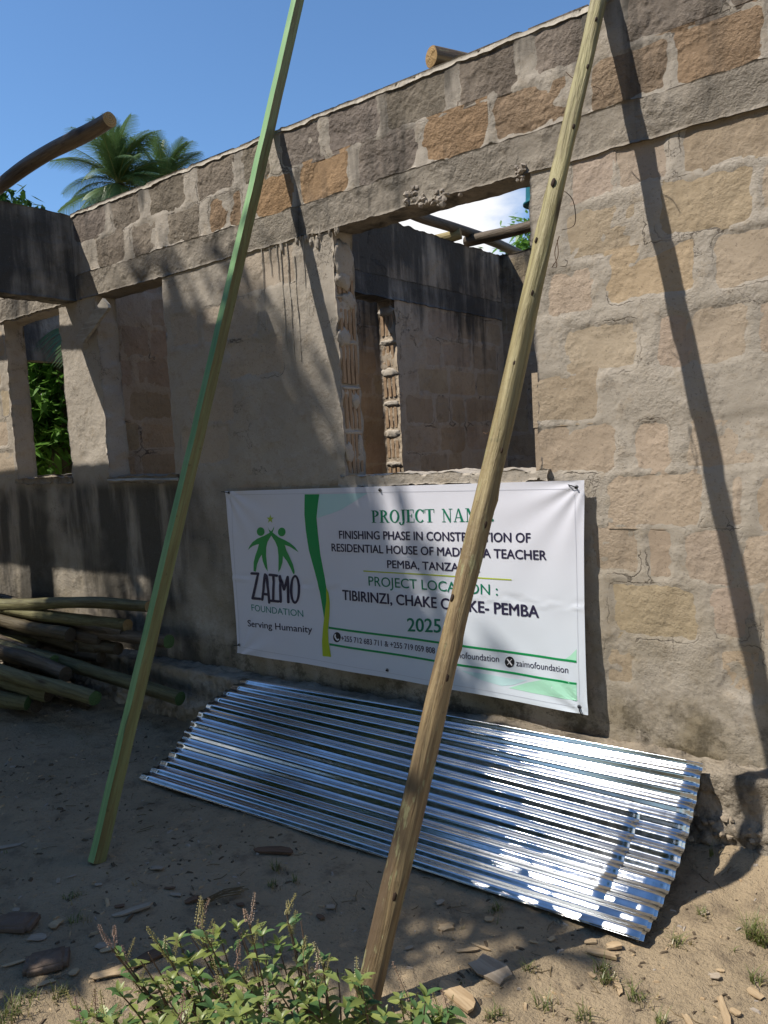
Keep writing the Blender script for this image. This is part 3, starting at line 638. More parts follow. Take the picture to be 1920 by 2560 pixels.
# serif capitals drawn by hand for the heading
def serif(word):
    V = []; F = []
    def add(p):
        b = len(V); V.extend(p); F.extend([tuple(b+i for i in q) for q in tessellate_polygon([[Vector((x, y, 0)) for x, y in p]])])
    def rc(x0, y0, x1, y1): add([(x0, y0), (x1, y0), (x1, y1), (x0, y1)])
    def arc(cx, cy, rx, ry, a0, a1, tk=.17, tn=.05, n=22):
        for i in range(n):
            q = []
            for a in (a0+(a1-a0)*i/n, a0+(a1-a0)*(i+1)/n):
                A = R_(a); q.append((math.cos(A), math.sin(A), tk*abs(math.cos(A))+tn*abs(math.sin(A))))
            (c1, s1, w1), (c2, s2, w2) = q
            add([(cx+rx*c1, cy+ry*s1), (cx+rx*c2, cy+ry*s2), (cx+(rx-w2)*c2, cy+(ry-w2)*s2), (cx+(rx-w1)*c1, cy+(ry-w1)*s1)])
    x = 0
    for ch in word:
        n0 = len(V); w = .8
        if ch in 'PR':
            rc(.1, .04, .28, .96); rc(0, 0, .4, .045); rc(0, .955, .34, 1); arc(.3, .74, .36, .26, 90, -90); rc(.27, .955, .32, 1); rc(.27, .48, .32, .525); w = .72
            if ch == 'R': add([(.34, .5), (.5, .5), (.78, .05), (.86, .045), (.86, 0), (.62, 0)]); w = .88
        elif ch == 'O': arc(.42, .5, .42, .52, 0, 360); w = .88
        elif ch == 'C': arc(.42, .5, .42, .52, 48, 312); rc(.68, .66, .73, 1.0); w = .8
        elif ch == 'J': rc(.2, .12, .38, .96); rc(.1, .955, .5, 1); arc(.12, .1, .26, .3, 0, -160, .15, .05); w = .52
        elif ch == 'E': rc(.1, .04, .28, .96); rc(0, 0, .68, .05); rc(0, .95, .66, 1); rc(.28, .49, .5, .535); rc(.46, .36, .51, .66); rc(.62, .72, .66, .96); rc(.65, .04, .69, .3); w = .76
        elif ch == 'T': rc(.3, .04, .48, .96); rc(.18, 0, .6, .045); rc(0, .95, .78, 1); rc(0, .7, .045, .96); rc(.735, .7, .78, .96); w = .84
        elif ch == 'N': rc(.12, .04, .17, .96); rc(0, 0, .3, .045); rc(.64, 0, .69, .96); rc(.55, .955, .84, 1); add([(0, 1), (.2, 1), (.69, .12), (.69, -.02), (.6, -.02), (.1, .9), (0, .955)]); w = .9
        elif ch == 'A': add([(.36, 1), (.46, 1), (.78, .04), (.58, .04)]); add([(.36, 1), (.42, .98), (.14, .04), (.09, .04)]); rc(.2, .3, .6, .35); rc(0, 0, .26, .045); rc(.48, 0, .88, .045); w = .92
        elif ch == 'M': rc(.12, .04, .17, .96); rc(0, 0, .3, .045); rc(.78, .04, .96, .96); rc(.68, 0, 1.06, .045); rc(0, .955, .24, 1); rc(.84, .955, 1.06, 1); add([(.1, 1), (.28, 1), (.58, .2), (.5, .06)]); add([(.5, .06), (.58, .2), (.84, 1), (.8, 1)]); w = 1.12
        elif ch == ':': arc(.1, .1, .1, .1, 0, 360, .1, .1, 10); arc(.1, .6, .1, .1, 0, 360, .1, .1, 10); w = .25
        elif ch == ' ': w = .55
        for i in range(n0, len(V)): V[i] = (V[i][0]+x, V[i][1])
        x += w
    return V, F
put_text('', *Z6, (662, 222), (1197, 216), 54, 'dkgreen', mesh_=serif('PROJECT NAME:'), caph=1)
put_text('FINISHING PHASE IN CONSTRUCTION OF', *Z6, (520, 291), (1358, 307), 34, 'navy', .022)
put_text('RESIDENTIAL HOUSE OF MADUMBA TEACHER', *Z6, (487, 346), (1428, 383), 33, 'navy', .022)
put_text('PEMBA, TANZANIA.', *Z6, (733, 418), (1138, 437), 33, 'navy', .022)
put_text('PROJECT LOCATION :', *Z6, (652, 495), (1218, 537), 40, 'dkgreen', .006)
put_text('TIBIRINZI, CHAKE CHAKE- PEMBA', *Z6, (537, 557), (1398, 633), 42, 'navy', .026)
put_text('2025', *Z6, (822, 694), (970, 699), 56, 'dkgreen', .018)
put_text('+255 712 683 711 & +255 719 059 808', *Z6, (535, 735), (945, 790), 23, 'navy', .012)
put_text('zaimofoundation', *Z6, (1003, 803), (1225, 827), 27, 'navy', 0)
put_text('zaimofoundation', *Z6, (1300, 843), (1532, 871), 27, 'navy', 0)
def strip(a, b, w): return [(a[0], a[1]-w/2), (b[0], b[1]-w/2), (b[0], b[1]+w/2), (a[0], a[1]+w/2)]
bprint('ruled_line', [poly(*Z6, strip((627, 432), (1277, 469), 5))], 'lime')
bprint('ruled_line', [poly(*Z6, strip((476, 679), (1567, 822), 9))], 'green')
bprint('ruled_line', [poly(*Z6, strip((480, 751), (1568, 917), 9))], 'green')
bprint('colour_wave', [poly(*Z7, [(872, 60), (1350, 48), (1270, 100), (1190, 150), (1100, 205), (1010, 240), (872, 285), (868, 200)])], 'pale', .5)
bprint('colour_wave', [poly(*Z6, [(1515, 812), (1540, 795), (1567, 768), (1567, 818)])], 'mint', .5)
bprint('colour_wave', [poly(*Z6, [(1270, 938), (1350, 915), (1430, 898), (1500, 900), (1568, 912), (1573, 990), (1470, 975), (1370, 958)])], 'mint', .55)
bprint('colour_wave', [poly(*Z6, [(1060, 862), (1180, 880), (1270, 898), (1350, 905), (1290, 925), (1240, 930), (1150, 905)])], 'pale', .4)
bprint('green_stripe', [poly(*Z7, [(755, 60), (893, 60), (880, 150), (867, 280), (880, 420), (905, 620), (950, 860), (962, 930), (966, 1050), (955, 1150), (945, 1235), (925, 1120), (900, 980), (855, 790), (800, 590), (768, 400), (753, 250)])], 'green')
bprint('lime_stripe', [poly(*Z7, [(962, 935), (985, 990), (997, 1080), (996, 1200), (985, 1330), (992, 1450), (1018, 1590), (935, 1582), (927, 1450), (938, 1300), (950, 1190), (964, 1060)])], 'lime', 2)
def circ(off, s, cx, cy, rx, ry, n=22): return poly(off, s, [(cx+rx*math.cos(i*2*math.pi/n), cy+ry*math.sin(i*2*math.pi/n)) for i in range(n)])
def ringp(off, s, cx, cy, rx, ry, w, n=20, a0=0, a1=360):
    out = []
    for i in range(n):
        a, b = R_(a0+(a1-a0)*i/n), R_(a0+(a1-a0)*(i+1)/n)
        out.append(poly(off, s, [(cx+rx*math.cos(a), cy+ry*math.sin(a)), (cx+rx*math.cos(b), cy+ry*math.sin(b)), (cx+(rx-w)*math.cos(b), cy+(ry-w)*math.sin(b)), (cx+(rx-w)*math.cos(a), cy+(ry-w)*math.sin(a))]))
    return out
fig = [(470, 362), (468, 385), (458, 410), (448, 440), (425, 475), (405, 510), (393, 560), (393, 640), (405, 740), (410, 787), (385, 750), (362, 690), (352, 630), (330, 665), (308, 720), (295, 790), (273, 785), (275, 700), (290, 640), (312, 580), (325, 530), (300, 535), (262, 550), (218, 585), (235, 550), (265, 510), (305, 480), (385, 445), (430, 420), (452, 398)]
fig2 = [(408, 362), (422, 392), (450, 415), (475, 435), (515, 465), (570, 490), (625, 520), (670, 558), (706, 606), (665, 580), (622, 553), (572, 535), (590, 590), (625, 660), (652, 720), (668, 790), (662, 815), (650, 800), (625, 745), (595, 690), (556, 640), (552, 700), (535, 760), (514, 795), (514, 720), (512, 640), (503, 560), (480, 505), (450, 460), (428, 420)]
bprint('logo_figure', [poly(*Z7, fig), circ(*Z7, 340, 412, 38, 41)], 'logo')
bprint('logo_figure', [poly(*Z7, fig2), circ(*Z7, 543, 415, 36, 41)], 'logo', 1.6)
bprint('logo_star', [poly(*Z7, [(432+(36 if i % 2 == 0 else 14)*math.sin(i*math.pi/5), 293-(44 if i % 2 == 0 else 17)*math.cos(i*math.pi/5)) for i in range(10)])], 'star')
def stroke(off, s, pts, w):
    out = []
    for a, b in zip(pts, pts[1:]):
        dx, dy = b[0]-a[0], b[1]-a[1]; L = math.hypot(dx, dy); nx_, ny_ = -dy/L*w/2, dx/L*w/2
        out.append(poly(off, s, [(a[0]+nx_, a[1]+ny_), (b[0]+nx_, b[1]+ny_), (b[0]-nx_, b[1]-ny_), (a[0]-nx_, a[1]-ny_)]))
    for p in pts: out.append(circ(off, s, p[0], p[1], w/2, w/2, 10))
    return out
za = []
for st_ in ([(256, 806), (320, 808), (268, 1040), (340, 1046)], [(362, 1052), (386, 815), (402, 830), (432, 1078)], [(366, 998), (418, 1003)], [(432, 818), (502, 826)], [(468, 825), (470, 1058)], [(440, 1060), (522, 1068)],
            [(542, 1070), (530, 830), (572, 955), (604, 838), (612, 1075)]): za += stroke(*Z7, st_, 24)
za += ringp(*Z7, 672, 955, 48, 137, 24, 26)
bprint('logo_name', za, 'navy', 2)
put_text('FOUNDATION', *Z7, (258, 1156), (748, 1215), 58, 'teal', 0)
put_text('Serving Humanity', *Z7, (222, 1304), (832, 1366), 58, 'navy', .012)
# icons
bprint('phone_icon', [circ(*Z6, 514, 720, 17, 22)], 'black'); bprint('phone_icon_handset', stroke(*Z6, [(507, 709), (506, 717), (511, 727), (518, 732), (522, 729)], 6), 'white', 2)
bprint('camera_icon', [circ(*Z6, 978, 782, 19, 22)], 'black')
bprint('camera_icon_outline', stroke(*Z6, [(969, 771), (987, 773), (987, 793), (969, 791), (969, 771)], 2.6)+ringp(*Z6, 978, 782, 6, 6.5, 2.4, 12), 'white', 2)
bprint('cross_icon', [circ(*Z6, 1271, 826, 21, 24)], 'black'); bprint('cross_icon_letter', stroke(*Z6, [(1262, 814), (1281, 839)], 6)+stroke(*Z6, [(1281, 814), (1262, 838)], 2.5), 'white', 2)
M_nail = simple('dark_steel', (.03, .03, .035), .45, .8); M_eye = simple('eyelet_metal', (.25, .25, .27), .35, .9)
# hem line
hem = []
for a, b in (((42, 100), (1548, 72)), ((1548, 72), (1582, 1020)), ((85, 762), (1582, 1020)), ((42, 100), (85, 762))):
    n = math.hypot(b[0]-a[0], b[1]-a[1]); hem.append(poly(*Z6, [(a[0], a[1]), (b[0], b[1]), (b[0]+1.2, b[1]+1.4), (a[0]+1.2, a[1]+1.4)]))
INK['hem'] = vinyl('print_hem', (.45, .46, .52)); bprint('hem_line', hem, 'hem')
for (px, py, tie) in ((570, 1232, (-18, -3)), (949, 1225, None), (1441, 1218, (-20, -6)), (1456, 1762, (9, 22)), (971, 1674, None), (598, 1612, (-16, 3))):
    x, z = pz(px, py); y = float(yb(np.array([x]), np.array([z]))[0])
    mb = MB(); R1, R2 = .009, .0042
    for i in range(16):
        a, b = 2*math.pi*i/16, 2*math.pi*(i+1)/16
        q = [(x+R1*math.cos(a), y-.003, z+R1*math.sin(a)), (x+R1*math.cos(b), y-.003, z+R1*math.sin(b)), (x+R2*math.cos(b), y-.0045, z+R2*math.sin(b)), (x+R2*math.cos(a), y-.0045, z+R2*math.sin(a))]
        mb.add(q, [(0, 1, 2, 3)])
    ey = mkp('eyelet', mb.v, mb.f, M_eye, banner)
    v, f = tube([(x, y-.012, z), (x, y+.03, z)], .004, 8); mkp('nail', v, f, M_nail, banner)
    if tie:
        x2, z2 = pz(px+tie[0], py+tie[1]); v, f = tube([(x, y-.010, z), ((x+x2)/2, y-.016, (z+z2)/2+.003), (x2, y-.006, z2)], .0022, 6); mkp('tie_wire', v, f, M_nail, banner)

# ------------------------------------------------------------------ poles
def pole(name, A, B, r0, r1, mat, endm, label, cat, group=None, seed=0, wob=.012, bump=.12, n=14, seg=34, ext=(0, 0), knots=6):
    A = Vector(A); B = Vector(B); d = (B-A).normalized(); A = A-d*ext[0]; B = B+d*ext[1]; L = (B-A).length
    rnd = random.Random(seed); pts = []; rad = []
    for i in range(seg+1):
        t = i/seg; w = wob*min(1, 4*t, 4*(1-t)+.3)
        pts.append((w*mnoise.noise(Vector((seed*3.3, t*L*.9, 0))), w*mnoise.noise(Vector((seed*3.3, t*L*.9, 9))), t*L))
        rad.append((r0+(r1-r0)*t)*(1+.06*mnoise.noise(Vector((seed, t*L*3, 4)))))
    V = []; F = []
    kn = [(rnd.uniform(.05, .95), rnd.uniform(0, 6.28)) for _ in range(knots)]
    for i, p in enumerate(pts):
        for k in range(n):
            a = 2*math.pi*k/n; rr = rad[i]*(1+bump*mnoise.noise(Vector((math.cos(a)*1.2+seed*5, math.sin(a)*1.2, i/seg*L*2.2))))
            for kt, ka in kn:
                dd = ((i/seg-kt)*L/.03)**2+(math.sin((a-ka)/2)*2/.35)**2; rr += rad[i]*.16*math.exp(-dd)
            V.append((p[0]+math.cos(a)*rr, p[1]+math.sin(a)*rr, p[2]))
    for i in range(seg):
        for k in range(n): a = i*n+k; b = i*n+(k+1) % n; F.append((a, b, b+n, a+n))
    root = bpy.data.objects.new(name, None); COL.objects.link(root); root.location = A; root.rotation_mode = 'QUATERNION'
    root.rotation_quaternion = d.to_track_quat('Z', 'Y'); root.empty_display_size = .1; tag(root, label, cat, group)
    me = mesh('shaft', V, F, mat, True); obj('shaft', me, root)
    for e, base in ((0, 0), (1, seg*n)):
        ring_ = [V[base+k] for k in range(n)]; c = (pts[0] if e == 0 else pts[-1]); dz = -.003 if e == 0 else .003
        vv = ring_+[(c[0]+(q[0]-c[0])*.55, c[1]+(q[1]-c[1])*.55, q[2]+dz+random.uniform(-.002, .002)) for q in ring_]+[(c[0], c[1], c[2]+dz*1.3)]
        ff = [(k, (k+1) % n, n+(k+1) % n, n+k) for k in range(n)]+[(n+k, n+(k+1) % n, 2*n) for k in range(n)]
        if e == 0: ff = [tuple(reversed(x)) for x in ff]
        zc_ = c[2]; o = obj('cut_end', mesh('cut_end', [(q[0], q[1], q[2]-zc_) for q in vv], ff, endm), root); o.location = (0, 0, zc_)
    return root
B2 = (-1.32, -1.45, -.03); T2 = (-1.13, -.055, 3.03)
p2 = pole('leaning_pole', B2, T2, .036, .027, M_pole, M_end, 'round peeled brown pole leaning across the banner against the wall', 'pole', seed=3, wob=.022, bump=.2, n=20, seg=110, ext=(.03, .55), knots=16)
# torn bark fibres on the round pole
M_fib = simple('bark_fibre', (.10, .06, .035), .8)
def fibre(pts, r, parent_world):
    return tube(pts, r, 5)
mb = MB()
for P0 in (((1400, 470), (1432, 500), (1437, 560), (1405, 575)), ((1393, 600), (1395, 640), (1380, 668)), ((1415, 180), (1425, 190), (1437, 198)), ((1398, 590), (1387, 630), (1392, 665), (1378, 668)), ((1482, 215), (1500, 222), (1510, 240)), ((1223, 1080), (1215, 1084), (1208, 1081))):
    bpy.context.view_layer.update(); inv = p2.matrix_world.inverted()
    t_ = [Vector(W(a, b, -.1-.55*max(0, min(1, (b-0)/1300)))) for a, b in P0]
    t_ = [inv @ q for q in t_]; c_ = []
    for i in range(len(t_)-1):
        p_, q_ = t_[max(0, i-1)], t_[min(len(t_)-1, i+2)]
        for j in range(5):
            u = j/5; c_.append(.5*((2*t_[i])+(t_[i+1]-p_)*u+(2*p_-5*t_[i]+4*t_[i+1]-q_)*u*u+(3*t_[i]-3*t_[i+1]+q_-p_)*u**3))
    c_.append(t_[-1]); v, f = tube(c_, .0016, 5); obj('bark_shred', mesh('bark_shred', v, f, M_fib), p2)
def knots_on(root, L, rad, zs, mat, flat=False, seed=1):
    bpy.context.view_layer.update(); rn = random.Random(seed); inv = root.matrix_world.inverted()
    for z in zs:
        pc = root.matrix_world @ Vector((0, 0, z)); dl = (inv @ Vector(CAM))-Vector((0, 0, z)); a = math.atan2(dl.y, dl.x)+rn.uniform(-.9, .9)
        r0_ = rad(z); bm = bmesh.new(); bmesh.ops.create_icosphere(bm, subdivisions=2, radius=1)
        s_ = rn.uniform(.7, 1.3)
        for v in bm.verts: v.co = Vector((v.co.x*.0045, v.co.y*.006*s_, v.co.z*.013*s_))*(1+.3*mnoise.noise(v.co*2+Vector((z, 0, 0))))
        me = bpy.data.meshes.new('knot'); bm.to_mesh(me); bm.free(); me.materials.append(mat); smooth(me)
        o = obj('knot', me, root, (math.cos(a)*r0_, math.sin(a)*r0_, z)); o.rotation_euler = (0, 0, a)
M_knot = simple('dark_knot', (.035, .02, .012), .8)
knots_on(p2, 3.6, lambda z: .0355-.009*z/3.9, (.35, .62, .95, 1.18, 1.42, 1.66, 1.95, 2.2, 2.4, 2.62, 2.85, 3.1, 3.3), M_knot, seed=5)
# sawn batten
def green_mat():
    t = NT('green_treated_timber'); O = t.O(); g = t.noise(1., 6, .62, t.map(O, (50, 50, 2.5)), .4); n = t.noise(3, 4, .6, O)
    c = t.mix(t.rng(g, .35, .65), (.20, .36, .15), (.13, .27, .11)); c = t.mix(t.rng(n, .45, .7, 0, .5), c, (.27, .40, .20))
    k = t.math('SUBTRACT', 1., t.rng(t.voro(1., t.map(O, (9, 9, 2.2))), .06, .16)); c = t.mix(t.math('MULTIPLY', k, .8), c, (.06, .05, .02))
    return t.done(c, .6, t.bump(g, .3, .003))
M_green = green_mat()
M_raw = bark('raw_timber_face', (.21, .22, .09), (.19, .16, .065), (.12, .10, .04), knots=False)
A1 = Vector((-2.663, -1.382, -.01)); T1 = Vector((-2.83, -.045, 3.06)); d1 = (T1-A1).normalized(); L1 = (T1-A1).length+1.0
root = bpy.data.objects.new('sawn_batten', None); COL.objects.link(root); root.location = A1; root.rotation_mode = 'QUATERNION'
tag(root, 'long square sawn timber batten with green faces, leaning left of the banner', 'batten')
zx = d1; xx = Vector((1, 0, 0)); xx = (xx-zx*xx.dot(zx)).normalized(); yy = zx.cross(xx)
rot = Matrix((xx, yy, zx)).transposed(); root.rotation_quaternion = rot.to_quaternion() @ __import__('mathutils').Quaternion((0, 0, 1), R_(-8))
def batten_part(name, faces_sel, mat):
    V = []; F = []; seg = 60
    hx, hy = .0235, .0235
    cs = [(-hx, -hy), (hx*.98, -hy), (hx, -hy*.98), (hx, hy), (-hx, hy)]
    rnd = random.Random(2)
    for i in range(seg+1):
        z = L1*i/seg; ox = .012*math.sin(i/seg*3.1)+.0018*mnoise.noise(Vector((i*.4, 0, 0))); oy = .002*mnoise.noise(Vector((i*.4, 5, 0)))
        for c in cs: V.append((c[0]+ox, c[1]+oy, z))
    n = len(cs)
    for i in range(seg):
        for k in faces_sel: a = i*n+k; b = i*n+(k+1) % n; F.append((a, b, b+n, a+n))
    if 4 in faces_sel: F.append((4, 3, 2, 1, 0)); F.append(tuple(seg*n+k for k in range(n)))
    return obj(name, mesh(name, V, F, mat), root)
batten_part('green_face', [0, 4, 3], M_green); batten_part('bare_face', [1, 2], M_raw)

# ------------------------------------------------------------------ corrugated sheets
def metal():
    t = NT('galvanised_steel'); n = t.noise(6, 4, .6); v = t.voro(70, out='Color'); vs = t.node('SeparateColor'); t.l.new(v, vs.inputs[0])
    c = t.mix(t.rng(n, .35, .65), (.62, .635, .65), (.52, .54, .565)); c = t.mix(t.math('MULTIPLY', vs.outputs[0], .2), c, (.40, .43, .47))
    h = t.noise(45, 3, .6)
    ro = t.math('ADD', t.rng(n, .3, .7, .12, .18), t.math('MULTIPLY', vs.outputs[1], .06))
    return t.done(c, ro, t.bump(h, .02, .001), 1.0)
M_met = metal()
pl = np.array([(-.836, .0), (-.72, .018), (-.62, .065), (-.53, .145), (-.44, .205), (-.33, .240), (-.22, .270), (-.15, .288)])
pr_ = np.array([(-.785, .0), (-.64, .012), (-.48, .052), (-.38, .100), (-.29, .16), (-.24, .205), (-.19, .262), (-.15, .306)])
def resample(P, n):
    d = np.concatenate([[0], np.cumsum(np.hypot(*np.diff(P, axis=0).T))]); t = np.linspace(0, d[-1], n)
    return np.stack([np.interp(t, d, P[:, 0]), np.interp(t, d, P[:, 1])], 1), t
def smoothp(P, k=9):
    Q = P.copy()
    for _ in range(k): Q[1:-1] = (Q[:-2]+2*Q[1:-1]+Q[2:])/4
    return Q
NC = 420
PLs, tl = resample(pl, NC); PLs = smoothp(PLs, 900); PRs, tr = resample(pr_, NC); PRs = smoothp(PRs, 900)
def rib(t): return sum(rib0(t+.0655*d) for d in (-.045, -.03, -.015, 0, .015, .03, .045))/7
def rib0(t):          # box rib with stiffening creases, pitch 62 mm
    p = (t/.060) % 1.0
    y = np.interp(p, [0, .03, .26, .32, .48, .54, .77, .82, .87, .90, .93, 1.0], [0, .001, .0105, .0117, .0117, .0105, .001, 0, 0, .0014, 0, 0])
    return y
def sheet(name, x0, x1, lift, label, seed, cut0=0, cut1=NC, dz=0, slide=0.):
    xs = np.linspace(x0, x1, 50); V = []
    for x in xs:
        s_ = (x+3.14)/(2.34); c = PLs*(1-s_)+PRs*s_; tt = tl*(1-s_)+tr*s_
        c = c[cut0:cut1]; tg = np.gradient(c, axis=0); tg /= np.linalg.norm(tg, axis=1)[:, None]; nr = np.stack([-tg[:, 1], tg[:, 0]], 1)
        wav = .0012*math.sin(x*3+seed)+.0012*np.sin(tt[cut0:cut1]*9+x*2.2+seed)
        h = rib(tt[cut0:cut1]+slide)+lift+wav*(1 if lift else 1)
        q = c+nr*h[:, None]
        V.append(np.stack([np.full(len(q), x), q[:, 0], q[:, 1]+dz], 1))
    V = np.concatenate(V); m = cut1-cut0; id_ = np.arange(len(V)).reshape(len(xs), m)
    F = np.stack([id_[:-1, :-1], id_[1:, :-1], id_[1:, 1:], id_[:-1, 1:]], -1).reshape(-1, 4)
    org = (x0, -.45, .1)
    me = npmesh(name, V-np.array(org), F, M_met, False)
    o = obj(name, me, None, org); tag(o, label, 'roofing sheet', 'stacked corrugated roofing sheets')
    md = o.modifiers.new('sol', 'SOLIDIFY'); md.thickness = .0006; md.offset = -1
    return o
sheet('corrugated_sheet', -3.15, -.80, .004, 'bottom corrugated steel sheet, reaching furthest right towards the sunlit dirt', 1)
sheet('corrugated_sheet', -3.16, -.81, .006, 'middle corrugated steel sheet of the stack, mostly hidden under the top one', 4)
sheet('corrugated_sheet', -3.14, -.965, .0085, 'top corrugated steel sheet, its right end set back from the others', 1.0)

# ------------------------------------------------------------------ log pile
Z = (0, 1480, .2893)
def lp(x, y): return (Z[0]+x*Z[2], Z[1]+y*Z[2])
LG = 'wooden poles stacked by the wall at the left'
logs = [  # start(px z-coords, height), end(px, height), r0,r1, mat, end mat, label
 ((-300, 60, .52), (1290, 128, .34), .040, .030, M_logg, M_end, 'topmost pale-and-dark pole of the pile, lying along the wall foot'),
 ((-300, 95, .50), (1100, 288, .36), .036, .036, M_logg, M_end, 'sunlit pole second from the wall in the pile, green-brown towards its end'),
 ((-250, 150, .44), (1085, 358, .30), .036, .038, M_logd, M_endd, 'brown pole just below the second pole, ending beside it'),
 ((-250, 170, .46), (610, 372, .38), .036, .040, M_log, M_endd, 'dark pole with a black round end in the middle of the pile'),
 ((-250, 215, .38), (880, 415, .27), .036, .038, M_logd, M_endd, 'brown pole ending just right of the black round end'),
 ((-250, 290, .33), (680, 492, .27), .038, .036, M_log, M_endd, 'dark grey pole below the black-ended one'),
 ((-100, 330, .22), (850, 480, .18), .034, .034, M_log, M_endd, 'short-looking dark pole half hidden in the gap of the pile'),
 ((0, 330, .20), (1025, 490, .16), .034, .034, M_log, M_endd, 'dark pole with a small round end low in the gap of the pile'),
 ((-300, 330, .34), (1560, 925, .12), .037, .037, M_logg, M_endg, 'long greenish pole reaching furthest right out of the pile'),
 ((-250, 300, .36), (260, 515, .27), .040, .042, M_logd, M_endd, 'thick knotty pole with a jagged dark end'),
 ((-250, 380, .32), (470, 600, .24), .036, .036, M_logg, M_endg, 'pole with a green painted end behind the knotty one'),
 ((-250, 450, .28), (560, 715, .20), .037, .040, M_logd, M_endd, 'reddish brown pole with a broken flat end'),
 ((-250, 560, .27), (820, 920, .14), .042, .038, M_logg, M_endg, 'nearest pole of the pile with a fresh scar and a green cut end'),
 ((200, 300, .20), (1470, 425, .12), .034, .036, M_logd, M_endg, 'pole behind the green batten with a green end by the wall'),
 ((-250, 700, .20), (430, 880, .10), .038, .040, M_logg, M_endd, 'low mossy pole under the nearest pole'),
 ((-250, 850, .14), (240, 950, .06), .040, .040, M_logg, M_endg, 'lowest mossy pole at the very edge of the photo'),
]
for k, (a, b, ra, rb, m, em, lab) in enumerate(logs):
    pa = G(*lp(a[0], a[1]), a[2]+.04); pb = G(*lp(b[0], b[1]), b[2]+.04)
    def cl(p):
        d = p-CAM
        if p[1] > -.19:                         # keep it clear of the wall: slide towards the camera along the sight line
            t = (-.19-CAM[1])/d[1]; p = CAM+d*t
        if p[2] < .035: t = (.035-CAM[2])/d[2]; p = CAM+d*t
        return p
    pa, pb = cl(pa), cl(pb)
    pole('stacked_pole', pa, pb, ra*1.1, rb*1.1, m, em, lab, 'pole', LG, seed=20+k, wob=.05, bump=.14, n=14, seg=40, knots=8)
rnd = random.Random(8)
extra = ['slim dark pole wedged near the top of the pile', 'slim dark pole in the upper middle of the pile', 'greyish pole deep in the middle of the pile', 'dark brown pole deep in the gap of the pile', 'short end of a brown pole peeping from the pile', 'mossy pole low in the middle of the pile', 'thin pole squeezed between two thicker ones low in the pile', 'brown pole near the bottom of the pile', 'dark pole on the underside of the pile', 'grey pole end just above the dirt']
for k, (ex, ey, zz) in enumerate(((760, 250, .36), (980, 330, .28), (540, 330, .32), (760, 560, .10), (880, 560, .08), (350, 460, .26), (620, 640, .10), (330, 640, .18), (520, 790, .08), (300, 820, .09))):
    pa, pb = cl(G(*lp(-280, ey-120-ex*.12), zz+.12)), cl(G(*lp(ex, ey), zz+.04))
    pole('stacked_pole', pa, pb, .032, .034, (M_log, M_logd, M_logg)[k % 3], M_endd, extra[k], 'pole', LG, seed=120+k, wob=.05, bump=.18, n=12, seg=30, knots=8)
# bearers hidden in the dark under the pile
for k, x in enumerate((-5.4, -6.1)):
    pole('bearer_log', (x, -.7, .05), (x+.05, -.2, .05), .05, .05, M_log, M_endd, ('dark short bearer log under the right part of the pole pile', 'dark short bearer log under the left part of the pole pile')[k], 'log', seed=60+k, seg=10)
for k in range(3):
    y = -.3-.12*k; pole('stacked_pole', (-6.8, y, .05+.07*(k % 2)), (-4.35-.1*(k % 3), y-.03, .05+.07*(k % 2)), .04, .038, M_log, M_endd, ('dark pole buried low in the shadow, closest to the wall', 'dark pole buried low in the shadow, in the middle', 'dark pole buried low in the shadow, furthest from the wall')[k], 'pole', LG, seed=70+k, seg=14, knots=2)

# ------------------------------------------------------------------ roof timbers
pole('roof_pole', (-4.95, -.45, 3.12), (-3.41, -.53, 3.15), .040, .037, M_logw, M_end, 'crooked dark pole jutting into the sky above the left corner', 'pole', seed=31, wob=.05, bump=.12, n=18, seg=50, knots=10, ext=(1.2, 0))
e = W(1078, 142, .02); pole('roof_pole', e, e+np.array([.8, 1.9, -.02]), .044, .046, M_pole, M_end, 'yellow pole with a round cut end poking over the wall top', 'pole', seed=32, wob=.03, n=20, knots=4)
pole('roof_pole', G(930, 492, 3.17), G(1420, 680, 3.17), .040, .040, M_logd, M_end, 'dark roof pole sloping down behind the middle window opening', 'pole', seed=33, wob=.05, knots=6)
pole('roof_pole', G(1165, 605, 3.11), G(1560, 500, 3.11), .042, .046, M_logd, M_end, 'sunlit grey-brown pole crossing the top right of the window opening', 'pole', seed=34, wob=.03, knots=6)
pole('roof_pole', G(985, 625, 3.07), G(1152, 583, 3.13), .045, .043, M_logp, M_end, 'short pale yellow pole stub resting on the inner wall top', 'pole', seed=35, wob=.02, knots=3)

# pale board wedged under the beam, batten on the sill
def plank(name, quad, th, mat, label, cat, y, seed=0, tiltd=None):
    V = []; F = []; rnd = random.Random(seed)
    a, b, c, d = [Vector(q) for q in quad]; n = 8
    nr = (b-a).cross(d-a).normalized()
    if nr.dot(Vector(CAM)-a) < 0: nr = -nr
    o = a.copy()
    for i in range(n+1):
        t = i/n
        for j in range(4):
            s = j/3; p = (a.lerp(b, t)).lerp(d.lerp(c, t), s); e = rnd.uniform(-.004, .004)
            V.append(p+nr*(th+rnd.uniform(-.0015, .0015))+Vector((e, 0, e))*(1 if j in (0, 3) or i in (0, n) else 0))
    m = len(V); V += [v-nr*th*1.1 for v in V]
    for i in range(n):
        for j in range(3): k = i*4+j; F.append((k, k+1, k+5, k+4)); F.append((m+k, m+k+4, m+k+5, m+k+1))
    for i in range(n): F.append((i*4, i*4+4, m+i*4+4, m+i*4)); F.append((i*4+3, m+i*4+3, m+i*4+7, i*4+7))
    for j in range(3): F.append((j, m+j, m+j+1, j+1)); k = n*4+j; F.append((k, k+1, m+k+1, m+k))
    ob = mk(name, V, F, mat, None, False, tuple(o)); tag(ob, label, cat); return ob
q = [W(263, 745, -.03), W(279, 768, -.03), W(214, 857, -.035), W(197, 842, -.035)]
